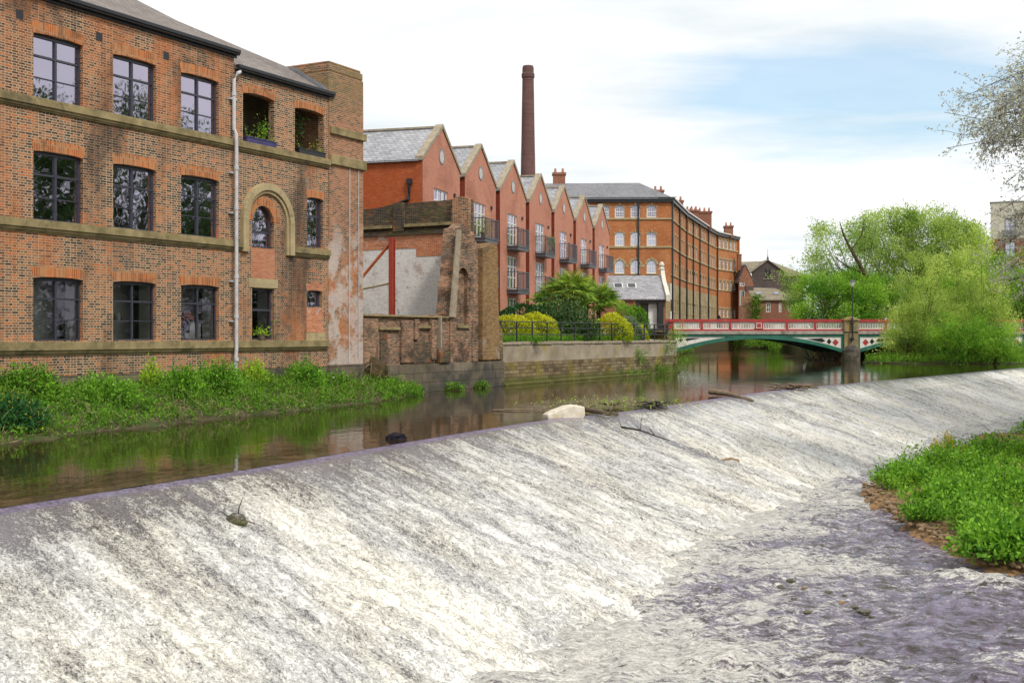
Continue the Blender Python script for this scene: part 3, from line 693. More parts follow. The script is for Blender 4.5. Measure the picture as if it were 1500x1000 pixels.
m=MB(); m.tube([(-3.1,.9,8.6),(-3.1,1.6,8.6),(-3.1,4.5,8.75)],.09,8); m.tube([(-3.12,1.6,8.6),(-3.12,1.6,9.4),(-3.12,.75,9.7),(-3.12,.7,10.6)],.09,8); m.lathe([(.16,10.5),(.18,10.75),(.1,10.8)],-3.12,.7,8); m.build('vent_pipe','gutter_black',apt)
for g,kind in ((1,'leaf_lime'),(3,'leaf_green')):
    c=PITCH*g; p=Matrix.Translation(AO)@Matrix.Rotation(AA,4,'Z')@Vector((c-1.2 if g==1 else c+.7,-.55,8.35))
    t=thing('balcony_plant',('leafy lime green plant on the upper balcony of the second gable' if g==1 else 'small green shrub on the upper balcony of the fourth gable'),'plant',p)
    MB().lathe([(.14,0),(.18,.3),(.19,.3)],n=8).build('pot','old_timber',t)
    h=1.0 if g==3 else .7
    leafcloud('leaves',rng.normal(size=(200,3))*np.array([.17,.17,.28])+np.array([0,0,h*.9]),.12,kind,t)
# ================================================================ TALL FACTORY CHIMNEY
cp=P(773.5,300,165)
st=thing('factory_chimney','very tall tapering brown brick factory chimney rising behind the gabled apartments','chimney',(cp.x,cp.y,2))
s=165/F
m=MB(); zt=2.5+(491-97)*s-2; m.lathe([(1.35,0),(1.12,zt*.45),(.80,zt*.955),(.90,zt*.957),(.92,zt*.97),(.80,zt*.975),(.80,zt*.992),(.72,zt),(.55,zt),(.55,zt-1)],n=28); m.build('shaft','stack_brick',st,smooth=False)
m=MB()
for z in (19.5,20.6): m.lathe([(1.16,z),(1.19,z+.05),(1.19,z+.2),(1.16,z+.25)],n=28)
m.build('band','coping_stone',st)
# ================================================================ LONG CURVED MILL
cm=thing('curved_mill','long four-storey orange brick mill curving along the river with a stone base and slate roof','building',(0,0,0))
V=[(20.16,150.0),(24.57,167.5),(28.5,180.5),(31.4,190.0),(34.5,199.7),(40.2,210.0)]
CT=19.9
ROWS=[(17.45,19.0,0),(13.85,15.6,0),(10.35,11.95,1),(5.6,7.1,0)]
def segM(p,q):
    d=Vector((q[0]-p[0],q[1]-p[1],0)); L=d.length; a=math.atan2(d.y,d.x)
    return Matrix.Translation((p[0],p[1],0))@Matrix.Rotation(a,4,'Z'),L
sash_me={}
def sash(a,b,z0,z1,arched,M,name,y=.08,white=.12,bars=4):
    m=MB(); m.M=M; t=white
    m.box(a,a+t,y,y+.1,z0,z1-(.45 if arched else .12)); m.box(b-t,b,y,y+.1,z0,z1-(.45 if arched else .12)); m.box(a+t,b-t,y,y+.1,z0,z0+t)
    cx=(a+b)/2; r=(b-a)/2
    if arched: m.arch(cx,z1-r,r-t,r,y,y+.1,n=8)
    else: m.arch(cx,z1-.28,r-t,r,y,y+.1,0,180,8,rz=.28/r)
    zz=z0+(z1-z0)*.5; m.box(a+t,b-t,y+.01,y+.08,zz-.05,zz+.05)
    for k in range(1,bars):
        x=a+(b-a)*k/bars; m.box(x-.025,x+.025,y+.02,y+.07,z0+t,z1-(.2 if not arched else .25))
    for zq in (z0+(z1-z0)*.27,z0+(z1-z0)*.76): m.box(a+t,b-t,y+.02,y+.07,zq-.025,zq+.025)
    w=m.build(name,'white_frame',cm)
    g=MB(); g.M=M; g.quad((a+.02,y+.05,z0),(b-.02,y+.05,z0),(b-.02,y+.05,z1-.02),(a+.02,y+.05,z1-.02)); g.build('pane','glass_far',w)
def segment(p,q,nw,base_stone,narrow=True):
    M,L=segM(p,q); holes=[]; edge=1.0; step=(L-2*edge)/nw; ww=min(1.25,step*.56)
    for k in range(nw):
        c=edge+step*(k+.5)
        for z0,z1,ar in ROWS: holes.append((c-ww/2,c+ww/2,z0,z1,ar))
    zb=9.1 if base_stone else 2.0
    up=MB(); up.M=M; up.wall(0,L,zb,CT-.5,[h[:4] for h in holes if h[2]>=zb],0,.3); up.build('brick_wall','mill_brick',cm)
    if base_stone:
        lo=MB(); lo.M=M; lo.wall(0,L,2.0,zb,[h[:4] for h in holes if h[2]<zb],-.08,.38); lo.build('stone_base','sandstone',cm)
    for a,b,z0,z1,ar in holes: sash(a,b,z0,z1,ar,M,'window',bars=3)
    sb=MB(); sb.M=M
    for z in (17.2,13.6): sb.box(0,L,-.14,0,z,z+.22)
    sb.box(0,L,-.12,0,10.1,10.28); 
    for a,b,z0,z1,ar in holes:
        if z0<10: sb.box(a-.12,b+.12,-.14,-.02,z0-.16,z0)
        x=(a+b)/2; r=(b-a)/2
        if ar: sb.arch(x,z1-r,r,r+.2,-.06,.0,n=8); sb.box(a-.2,a,-.05,.0,z0,z1-r); sb.box(b,b+.2,-.05,.0,z0,z1-r)
        else: sb.box(a-.12,b+.12,-.05,.0,z1-.02,z1+.24); sb.box(a-.12,a,-.04,.0,z0,z1); sb.box(b,b+.12,-.04,.0,z0,z1)
    sb.build('stone_trim','lime_stone',cm)
    c=MB(); c.M=M; c.box(-.1,L+.1,-.35,.2,CT-.5,CT-.12); c.box(-.1,L+.1,-.5,.2,CT-.12,CT+.1); c.build('cornice','gutter_black',cm)
    w=MB(); w.M=M; w.box(-.1,L+.1,-.52,-.45,CT-.02,CT+.14); w.build('eaves_strip','white_paint',cm)
    return M,L
nws=(6,5,3,4,5)
for i in range(5):
    M,L=segment(V[i],V[i+1],nws[i],i<4)
    if i<4 or True:
        for k,x in enumerate((.25,L*.5) if i in(0,1) else (.25,)):
            d=MB(); d.M=M; d.tube([(x,-.2,CT-.2),(x,-.2,2.5)],.11,6); d.build('downpipe','gutter_black',cm)
d=MB(); d.M=segM(V[4],V[5])[0]; L=segM(V[4],V[5])[1]; d.box(L-.4,L,-.3,3,2,CT); d.build('end_wall','mill_brick',cm)
# front (facing the camera)
Mf,Lf=segM((1.0,151.0),V[0])
holes=[]
for px in (863,886,908,931,954.5):
    x=(px-750)/F*150.3-1.0
    for z0,z1,ar in ROWS[:3]: holes.append((x-.62,x+.62,z0,z1+(.15 if ar else 0),ar))
m=MB(); m.M=Mf; m.wall(0,Lf,9.1,CT-.5,[h[:4] for h in holes],0,.3); m.build('brick_wall','mill_brick',cm)
m=MB(); m.M=Mf; m.wall(0,Lf,2,9.1,[],-.08,.3); m.build('stone_base','sandstone',cm)
for a,b,z0,z1,ar in holes: sash(a,b,z0,z1,ar,Mf,'sash_window',y=.12,white=.13)
m=MB(); m.M=Mf
for z in (17.2,13.6): m.box(0,Lf,-.14,0,z,z+.22)
for a,b,z0,z1,ar in holes:
    x=(a+b)/2; r=(b-a)/2
    if ar: m.arch(x,z1-r,r,r+.22,-.08,.0,n=10); m.box(a-.9,a-.2,-.05,0,11.2,11.45)
    else: m.arch(x,z1-.28,r,r+.16,-.06,0,n=8,rz=.28/r)
    m.box(a-.1,b+.1,-.12,0,z0-.12,z0); m.box(x-.1,x+.1,-.12,0,z1+.02,z1+.34)
m.build('stone_trim','lime_stone',cm)
m=MB(); m.M=Mf; m.box(-.1,Lf+.3,-.35,.2,CT-.5,CT-.1); m.box(-.1,Lf+.4,-.5,.2,CT-.1,CT+.1); m.build('cornice','gutter_black',cm)
m=MB(); m.M=Mf; m.tube([(Lf-4.1,-.2,CT-.2),(Lf-4.1,-.2,2.5)],.12,6); m.build('downpipe','gutter_black',cm)
# roofs: front range with hip, then side ranges following the curve
RZ=22.75
roofpoly('roof',[[(.5,150.4,CT),(20.4,149.5,CT),(16.9,157,RZ),(.5,158,RZ)],[(20.4,149.5,CT),(20.7,150.3,CT),(21.9,157,CT),(16.9,157,RZ)],[(.5,158,RZ),(16.9,157,RZ),(16,165,CT),(.5,165,CT)]],'slate',cm,.15)
ins=[]
for i,(x,y) in enumerate(V):
    a=V[max(i-1,0)]; b=V[min(i+1,5)]; d=Vector((b[0]-a[0],b[1]-a[1])).normalized(); ins.append((x-d.y*6,y+d.x*6,x-d.y*12,y+d.x*12,x+d.y*.45,y-d.x*.45))
RR=22.0; ins[0]=(17.6,157.6,9.0,164.0,20.62,149.7)
pl=[]
for i in range(5):
    A,B=ins[i],ins[i+1]
    pl.append([(A[4],A[5],CT),(B[4],B[5],CT),(B[0],B[1],RR),(A[0],A[1],RR)]); pl.append([(A[0],A[1],RR),(B[0],B[1],RR),(B[2],B[3],CT),(A[2],A[3],CT)])
pl.append([(ins[5][4],ins[5][5],CT),(ins[5][2],ins[5][3],CT),(ins[5][0],ins[5][1],RR)])
roofpoly('roof',pl,'slate',cm,.12)
def stack(name,x,y,z0,z1,w,d,n,mat='brown_brick',parent=cm,rz=0):
    m=MB(); m.M=Matrix.Translation((x,y,0))@Matrix.Rotation(rz,4,'Z'); m.box(-w/2,w/2,-d/2,d/2,z0,z1-.3); m.box(-w/2-.12,w/2+.12,-d/2-.12,d/2+.12,z1-.3,z1)
    s=m.build('chimney',mat,parent)
    for k in range(n):
        q=MB(); q.M=m.M; q.lathe([(.16,z1),(.19,z1+.1),(.13,z1+.55),(.16,z1+.6)],-w/2+.3+(w-.6)*k/max(n-1,1),0,8); q.build('chimney_pot','infill_brick',s)
p=P(819,265,158); stack('c',p.x,158.2,21,24.2,1.6,1.4,2)
def at(px,py,Y): 
    p=P(px,py,Y); return p
for px,py,Y,w,n in ((964,283,168,1.4,2),(993,298,178,1.4,2),(1010,312,184,2.6,4),(1025,314,190,3.6,5),(1067,335,206,1.4,2)):
    p=at(px,py-4,Y); stack('c',p.x,Y,19.5,max(p.z,21.2),w,1.4,n)
# ================================================================ GATEHOUSE
gp=P(892,480,104); gx1=P(975,480,104).x
gh=thing('gatehouse','low brick gatehouse with pale slate roof, two roof windows and white stone gable','building',(gp.x,104,2.9))
W=gx1-gp.x; ez=P(0,437,104).z-2.9; rz=P(0,403,107).z-2.9
m=MB()
dx0=(936-892)/F*104; dx1=(970-892)/F*104
m.wall(-6,W,0,ez,[(dx0,dx1,0,ez-.35)],0,.3); m.box(-6,W,6.8,7,0,ez); m.quad((W,0,0),(W,7,0),(W,7,ez),(W,0,ez)); m.add([(W,0,ez),(W,7,ez),(W,3.5,rz-.1)],[(0,1,2)])
m.build('wall','brown_brick',gh)
m=MB(); m.box(dx0-.25,dx1+.15,-.06,.06,ez-.38,ez-.1); m.box(dx1-.35,dx1+.1,-.06,.3,0,ez-.38); m.box(dx0-.2,dx0,-.06,.3,0,ez-.38); m.build('door_frame','black_iron',gh)
roofpoly('roof',[[(-6,-.25,ez-.02),(W,-.25,ez-.02),(W,3.5,rz),(-6,3.5,rz)],[(-6,3.5,rz),(W,3.5,rz),(W,7.2,ez),(-6,7.2,ez)]],'light_slate',gh,.1)
m=MB(); k=0
m.M=Matrix(((0,-1,0,W),(1,0,0,0),(0,0,1,0),(0,0,0,1)))
pr=[(-.4,ez-.25),(-.4,ez+.3)]+[(x,ez+.35+(rz-ez)*(x/3.5)+.12*math.sin(x*2.2)) for x in (.3,1,1.7,2.4,3.0)]+[(3.3,rz+.45),(3.7,rz+.45)]+[(7-x,ez+.35+(rz-ez)*(x/3.5)+.12*math.sin(x*2.2)) for x in (3.0,2.4,1.7,1,.3)]+[(7.4,ez+.3),(7.4,ez-.25)]
m.prism(pr[::-1],-.35,.0); m.build('gable_coping','pale_stone',gh)
MB().lathe([(.22,rz+.4),(.3,rz+.6),(.14,rz+.75),(.26,rz+.95),(.1,rz+1.25)],W+.1,3.5,10).build('finial','pale_stone',gh)
for x in (.55,1.75):
    m=MB(); t=.42; a=Vector((x,-.25+3.75*t,ez+(rz-ez)*t+.06)); sl=Vector((0,3.75,rz-ez)).normalized(); nn=Vector((0,-sl.z,sl.y))
    m.poly([a,a+Vector((.85,0,0)),a+Vector((.85,0,0))+sl*.9,a+sl*.9]); w=m.build('roof_window','white_frame',gh)
    m=MB(); e=nn*.03; m.poly([a+e+Vector((.1,0,0))+sl*.1,a+e+Vector((.75,0,0))+sl*.1,a+e+Vector((.75,0,0))+sl*.8,a+e+Vector((.1,0,0))+sl*.8]); m.build('pane','frame_grey',w)
m=MB()
gx=(dx0+dx1)/2
m.box(gx-.1,dx1-.4,.5,.56,.9,1.0); m.box(gx-.1,dx1-.4,.5,.56,ez-.7,ez-.6)
for k in range(9): x=gx-.1+(dx1-.3-gx)*k/9; m.box(x-.03,x+.03,.49,.57,.2,ez-.4)
m.box(gx-.1,dx1-.4,.5,.55,.2,2.0)
m.build('gate','white_frame',gh)
MB().box(dx0,dx1,2.5,2.6,0,ez).build('back_door','plaster',gh)
# ================================================================ BUILDINGS BEYOND THE BRIDGE
def house_windows(parent,M,lst,frame='white_frame',y=.05,name='window'):
    for a,b,z0,z1 in lst:
        m=MB(); m.M=M; t=.1
        m.box(a,a+t,y,y+.1,z0,z1); m.box(b-t,b,y,y+.1,z0,z1); m.box(a+t,b-t,y,y+.1,z0,z0+t); m.box(a+t,b-t,y,y+.1,z1-t,z1); m.box(a+t,b-t,y+.01,y+.09,(z0+z1)/2-.04,(z0+z1)/2+.04)
        m.box((a+b)/2-.03,(a+b)/2+.03,y+.02,y+.08,z0+t,z1-t)
        w=m.build(name,frame,parent); g=MB(); g.M=M; g.quad((a+.03,y+.05,z0+.03),(b-.03,y+.05,z0+.03),(b-.03,y+.05,z1-.03),(a+.03,y+.05,z1-.03)); g.build('pane','glass_far',w)
def L0(px,Y): return (px-750)/F*Y
# small gabled house right against the long mill
hs=thing('narrow_gabled_house','narrow brick house with a small steep gable between the long mill and ivy wall','house',(L0(1082,205),205,2.5))
s=205/F; wd=(1104-1082)*s
m=MB(); M=Matrix.Identity(4); hz=(491-403)*s; 
m.wall(0,wd,0,hz-1.2,[(.2,1.05,(491-447)*s,(491-425)*s),(.2,1.05,(491-420)*s+.1,(491-411)*s)],0,.2); m.prism([(0,hz-1.2),(wd,hz-1.2),(wd,hz-1.15),(wd*.45,hz+1.8)],0,.3); m.quad((wd,0,0),(wd,8,0),(wd,8,hz-1.2),(wd,0,hz-1.2)); m.build('wall','brown_brick',hs)
house_windows(hs,M,[(.2,1.05,(491-447)*s,(491-425)*s),(.2,1.05,(491-420)*s+.1,(491-411)*s)])
roofpoly('roof',[[(-.2,-.1,hz-1.2),(wd*.45,-.1,hz+1.9),(wd*.45,8,hz+1.9),(-.2,8,hz-1.2)],[(wd*.45,-.1,hz+1.9),(wd+.2,-.1,hz-1.3),(wd+.2,8,hz-1.3),(wd*.45,8,hz+1.9)]],'slate',hs,.15)
m=MB(); m.box(.2,.9,2,2.8,hz+1,hz+3.6); m.box(.15,.95,1.95,2.85,hz+3.6,hz+3.8); m.build('chimney','brown_brick',hs)
# dark gothic chapel-like works
s=215/F
gb=thing('gothic_works','dark soot-stained brick works with pointed gable, finial and long grey roof','building',(L0(1122,215),215,2.5))
def Z(py): return (491-py)*s
gw=(1147-1102)*s; x0=(1102-1122)*s; x1=(1147-1122)*s; ax=(1124.5-1122)*s
m=MB()
m.prism([(x0,0),(x1,0),(x1,Z(396)),(ax,Z(381)),(x0,Z(398))],0,.5)
m.quad((x1,0,0),(x1,12,0),(x1,12,Z(396)),(x1,0,Z(396)))
wx=(1178-1122)*s
m.wall(x1,wx,0,Z(404),[((1150+i*6-1122)*s,(1153.5+i*6-1122)*s,Z(413),Z(402.5)-.6) for i in range(4)]+[((1154+i*7-1122)*s,(1157.5+i*7-1122)*s,Z(433),Z(424)) for i in range(3)],.8,.3)
m.wall((1088-1122)*s,x0,0,Z(404),[],.9,.2)
m.build('wall','grey_brick',gb)
house_windows(gb,Matrix.Translation((0,.85,0)),[((1150+i*6-1122)*s,(1153.5+i*6-1122)*s,Z(413),Z(402.5)-.6) for i in range(4)]+[((1154+i*7-1122)*s,(1157.5+i*7-1122)*s,Z(433),Z(424)) for i in range(3)],'lead')
for dx in (-.32,.32):
    m=MB(); c=(1125-1122)*s+dx; m.prism([(c-.22,Z(408)),(c+.22,Z(408)),(c+.22,Z(396)),(c,Z(393)),(c-.22,Z(396))],-.03,.0); m.build('lancet_window','gutter_black',gb)
MB().box(ax-.9,ax+1.0,-.12,0,Z(409),Z(408)).build('sill','coping_stone',gb)
roofpoly('roof',[[(x0-.5,-.3,Z(400)),(ax,-.3,Z(380)),(ax,12,Z(380)),(x0-.5,12,Z(400))],[(ax,-.3,Z(380)),(x1+.5,-.3,Z(399)),(x1+.5,12,Z(399)),(ax,12,Z(380))],
  [(x1,.3,Z(404)),(wx+.6,.3,Z(403)),(wx-4.5,5.5,Z(381)),(ax,5.5,Z(380))],[(wx+.6,.3,Z(403)),(wx+.6,11,Z(403)),(wx-4.5,5.5,Z(381))],
  [((1084-1122)*s,.4,Z(399)),(x0+.6,.4,Z(399)),(ax,6,Z(379.5)),((1084-1122)*s,6,Z(381))]],'stone_slate',gb,.15)
m=MB(); m.lathe([(.25,Z(380)),(.12,Z(377)),(.05,Z(374)),(.02,Z(365))],ax,-.1,6); m.build('finial','gutter_black',gb)
# low brick cottage range with two roof windows
s=165/F
lc=thing('low_brick_range','low red brick range with stone slate roof, two roof windows and three sash windows','building',(L0(1096,165),165,2.5))
def Z(py): return (491-py)*s
def X(px): return (px-1096)*s
hl=[(X(1122.5),X(1129),Z(457),Z(443)),(X(1141),X(1145),Z(457),Z(443)),(X(1155),X(1162),Z(457),Z(443))]
m=MB(); m.wall(X(1108),X(1166),0,Z(439),hl,0,.2); m.quad((X(1166),0,0),(X(1166),8,0),(X(1166),8,Z(439)),(X(1166),0,Z(439))); m.build('wall','brown_brick',lc)
house_windows(lc,Matrix.Identity(4),hl)
m=MB(); m.wall(X(1084),X(1108),0,Z(434),[],-.6,.2); m.quad((X(1108),-.6,0),(X(1108),0,0),(X(1108),0,Z(434)),(X(1108),-.6,Z(434))); m.build('side_wall','old_brick',lc)
m=MB(); m.box(X(1100),X(1112),3.7,4.5,Z(425),Z(417.5)); m.build('parapet','grey_brick',lc)
roofpoly('roof',[[(X(1102),-.3,Z(438.5)),(X(1169),-.3,Z(439)),(X(1148),5,Z(420)),(X(1104),5,Z(419))],[(X(1169),-.3,Z(439)),(X(1169),9,Z(439)),(X(1148),5,Z(420))]],'stone_slate',lc,.15)
for px in (1116,1142):
    t=.5; a=Vector((X(px),-.3+5.3*t,Z(438.5)+(Z(420)-Z(438.5))*t+.1)); sl=Vector((0,5.3,Z(420)-Z(438.5))).normalized()
    m=MB(); m.poly([a-sl*.5-Vector((.35,0,0)),a-sl*.5+Vector((.4,0,0)),a+sl*.5+Vector((.4,0,0)),a+sl*.5-Vector((.35,0,0))]); m.build('roof_window','roof_window',lc)
iv=thing('climbing_ivy','dark ivy hanging on the brick wall between the narrow house and the low brick range','plant',(L0(1107,164),163.9,2.5))
q=np.stack([rng.normal(0,.5,700),rng.uniform(-.5,-.15,700),rng.uniform(2,5.6,700)],1); leafcloud('leaves',q,.3,'leaf_weed',iv)
MB().tube([(0,-.1,0),(0,-.1,4.5)],.06,5).build('stem','bark',iv)
# modern block on the right
s=150/F
mb=thing('modern_flats','modern flats with cream rendered upper storey over orange brick, right edge','building',(L0(1451,150),150,2.0),R(-23))
def Z(py): return (491-py)*s+.5
W=22
wl=[(X_*1.0,X_*1.0+1.25,a,b) for X_ in ((1470-1451)*s,(1470-1451)*s+6,(1470-1451)*s+12) for a,b in ((Z(345),Z(320)),(Z(377),Z(355)),(Z(412),Z(390)),(Z(450),Z(428)))]
m=MB(); m.wall(0,W,Z(350),Z(297),[w for w in wl if w[2]>Z(351)],0,.25); m.quad((0,12,Z(350)),(0,0,Z(350)),(0,0,Z(297)),(0,12,Z(297))); m.build('render_wall','render_cream',mb)
m=MB(); m.wall(0,W,0,Z(350),[w for w in wl if w[2]<Z(351)],-.05,.25); m.quad((0,12,0),(0,-.05,0),(0,-.05,Z(350)),(0,12,Z(350))); m.build('brick_wall','brown_brick',mb)
MB().box(-.1,W,-.1,12,Z(297),Z(296)).build('roof','lead',mb)
house_windows(mb,Matrix.Identity(4),wl,'frame_grey')
for X_ in ((1470-1451)*s,(1470-1451)*s+6):
    MB().box(X_-.2,X_+1.5,-.35,-.1,Z(347),Z(338)).build('balcony_panel','lead',mb)
# far bank wall and buildings hints behind trees are left to foliage
# ================================================================ BRIDGE
BY=117.0; bx0=L0(986,BY)
br=thing('iron_bridge','cast iron road bridge with red and white parapet, green arched girders and stone piers','bridge',(bx0,BY,0),R(3.5))
s=BY/F
SP=L0(1240,BY)-bx0; PW=1.45
zt=CZ+24*s; 
def bz(py): return CZ+(491-py)*s
spans=[(0,SP),(SP+PW,SP*2+PW),(2*SP+2*PW,3*SP+2*PW)]
WB=9.0
for si,(a,b) in enumerate(spans):
    for side,(y0,sg) in enumerate(((0,-1),(WB,1))):
        m=MB(); m.box(a,b,y0-.14,y0+.14,bz(471.5),bz(467.3)); m.box(a,b,y0-.1,y0+.1,bz(484.5),bz(482)); m.build('red_rail','red_paint',br)
        n=6; st=(b-a)/n
        for k in range(n):
            x0=a+k*st; x1=x0+st
            pm=MB()
            pm.box(x0+.12,x1-.12,y0-.05,y0+.05,bz(473),bz(471.5)); pm.box(x0+.12,x1-.12,y0-.05,y0+.05,bz(482),bz(480.6))
            nb=15
            for j in range(nb+1):
                x=x0+.16+(x1-x0-.32)*j/nb; pm.box(x-.033,x+.033,y0-.035,y0+.035,bz(480.6),bz(473))
            pm.build('parapet_panel','white_paint',br)
            if k: MB().box(x0-.12,x0+.12,y0-.12,y0+.12,bz(482),bz(471.5)).build('parapet_post','red_paint',br)
        cxm=(a+b)/2
        e=MB(); e.box(cxm-.42,cxm+.42,y0+sg*.16-.02*0,y0+sg*.12,bz(482),bz(471.5)); e.build('centre_plate','red_paint',br)
        e=MB(); q=.27; zc=bz(476.8); yy=y0+sg*.165
        ya,yb=sorted((yy,yy+sg*.02))
        e.box(cxm-q,cxm+q,ya,yb,zc+q-.06,zc+q); e.box(cxm-q,cxm+q,ya,yb,zc-q,zc-q+.06); e.box(cxm-q,cxm-q+.06,ya,yb,zc-q+.06,zc+q-.06); e.box(cxm+q-.06,cxm+q,ya,yb,zc-q+.06,zc+q-.06); e.build('square_emblem','white_paint',br)
        m=MB(); m.box(a,b,y0-.22,y0+.22,bz(489.3),bz(484.5)); m.build('deck_edge','grey_girder',br)
    # arched green ribs
    def zlow(x): 
        t=(x-a)/(b-a)*2-1; return bz(496.3)-(bz(496.3)-bz(517))*(abs(t)**2.0)
    for ri,y in enumerate((0.0,WB*.25,WB*.5,WB*.75,WB)):
        m=MB(); m.box(a,b,y-.12,y+.12,bz(493.2),bz(489.3))
        N=28
        for k in range(N):
            xa=a+(b-a)*k/N; xb=a+(b-a)*(k+1)/N
            m.prism([(xa,zlow(xa)),(xb,zlow(xb)),(xb,min(zlow(xb)+.36,bz(493.2)+.02)),(xa,min(zlow(xa)+.36,bz(493.2)+.02))],y-.13,y+.13)
        m.box(a,a+.22,y-.125,y+.125,bz(517),bz(493.2)); m.box(b-.22,b,y-.125,y+.125,bz(517),bz(493.2))
        m.build('arch_rib','green_paint',br)
        if ri in (0,4):
            for sgn in (0,1):
                ps=MB()
                def xx(t): return a+(b-a)*t if sgn==0 else b-(b-a)*t
                N=14; T=.30; t0=.013
                for k in range(N):
                    ta=t0+(T-t0)*k/N; tb=t0+(T-t0)*(k+1)/N; xa,xb=xx(ta),xx(tb)
                    za=zlow(xa)+.36; zb=zlow(xb)+.36; ztop=bz(493.2)
                    if za>ztop-.02: continue
                    pts=[(xa,za),(xb,min(zb,ztop)),(xb,ztop),(xa,ztop)]
                    if sgn: pts=[(xb,min(zb,ztop)),(xa,za),(xa,ztop),(xb,ztop)]
                    ps.prism(pts,y-.06,y+.06)
                sp_=ps.build('spandrel','white_paint',br)
                yq=y-.075 if ri==0 else y+.06
                def lozenge(cx,cz,w,h,mat):
                    MB().prism([(cx-w,cz),(cx,cz-h),(cx+w,cz),(cx,cz+h)],yq,yq+.016).build('lozenge',mat,sp_)
                rd=(si==0 and sgn==1) or (si>=1)
                if rd: lozenge(xx(.047),bz(501.5),.32,.36,'red_paint')
                if rd: lozenge(xx(.085),bz(500.2),.24,.30,'gutter_black')
                else: lozenge(xx(.045),bz(497.7),.22,.26,'gutter_black')
                tA=.107 if rd else .065; dz=bz(499) if rd else bz(496.5)
                xa,xb,xc=xx(tA),xx(tA+.02),xx(.215 if rd else .16)
                pts=[(xa,dz-.02),(xb,dz-.16),(xc,bz(496.3 if rd else 495.2)),(xb,dz+.26 if rd else dz+.1)]
                if sgn: pts=pts[::-1]
                MB().prism(pts,yq,yq+.016).build('dart','gutter_black',sp_)
m=MB(); m.box(-3,spans[-1][1]+2,.14,WB-.14,bz(489),bz(487)-.1); m.build('deck','asphalt',br)
for k in range(3):
    a=SP+k*(SP+PW)
    m=MB(); m.box(a,a+PW,-.3,WB+.3,-1.5,bz(484)); m.box(a-.02,a+PW+.02,-.42,.55,bz(486),bz(470)); m.build('pier','pier_stone',br,bev=.05)
    m=MB(); m.box(a-.1,a+PW+.1,-.5,.62,bz(470),bz(466.5)); m.lathe([(.62,bz(466.5)),(.55,bz(465)),(.3,bz(464)),(.05,bz(463.6))],a+PW/2,.05,12); m.build('pier_cap','pier_stone',br,bev=.04)
    m=MB(); m.lathe([(.85,-1.5),(.85,bz(512)),(.7,bz(509)),(.4,bz(506.5)),(.1,bz(505.5))],a+PW/2,-.3,16); m.build('cutwater','plinth_stone',br,smooth=False)
m=MB(); m.box(-3.2,-.02,-.3,WB+.3,-1.5,bz(484)); m.box(-.02,.3,0.1,WB-.1,-1.5,bz(517)); m.build('abutment','quay_stone',br,bev=.04)
m=MB(); m.box(-.85,-.02,-.22,.22,bz(471.5),bz(467.3)); m.box(-.85,-.02,-.1,.1,bz(484.5),bz(471.5)); m.build('end_post','red_paint',br)
# lamp on the first pier
Mb=Matrix.Translation((bx0,BY,0))@Matrix.Rotation(R(3.5),4,'Z')
lp=Mb@Vector((SP+PW/2,-.62,bz(497)))
lm=thing('street_lamp','tall black street lamp with a small lantern fixed to the first stone bridge pier','street lamp',lp)
H=bz(408)-bz(497)
m=MB(); m.lathe([(.14,-.1),(.16,.1),(.10,.4),(.09,H*.28),(.07,H*.3),(.055,H*.33),(.05,H*.62),(.07,H*.63),(.045,H*.65),(.04,H-.75)],n=10); m.build('post','black_iron',lm)
m=MB(); m.box(-.18,.18,.0,.22,-.05,.12); m.box(-.14,.14,.0,.2,1.6,1.7); m.box(-.5,.5,-.02,.02,1.85,1.9); m.build('bracket','black_iron',lm)
m=MB(); m.tube([(0,0,H-.75),(.06,0,H-.6),(0,0,H-.5)],.03,6); m.lathe([(.03,H-.12),(.30,H-.2),(.34,H-.28),(.30,H-.3)],n=6); m.lathe([(.02,H+.35),(.03,H-.1)],n=6); m.build('lantern_hood','black_iron',lm)
MB().lathe([(.13,H-.72),(.27,H-.32),(.26,H-.3)],n=6).build('lantern','lamp_glass',lm)
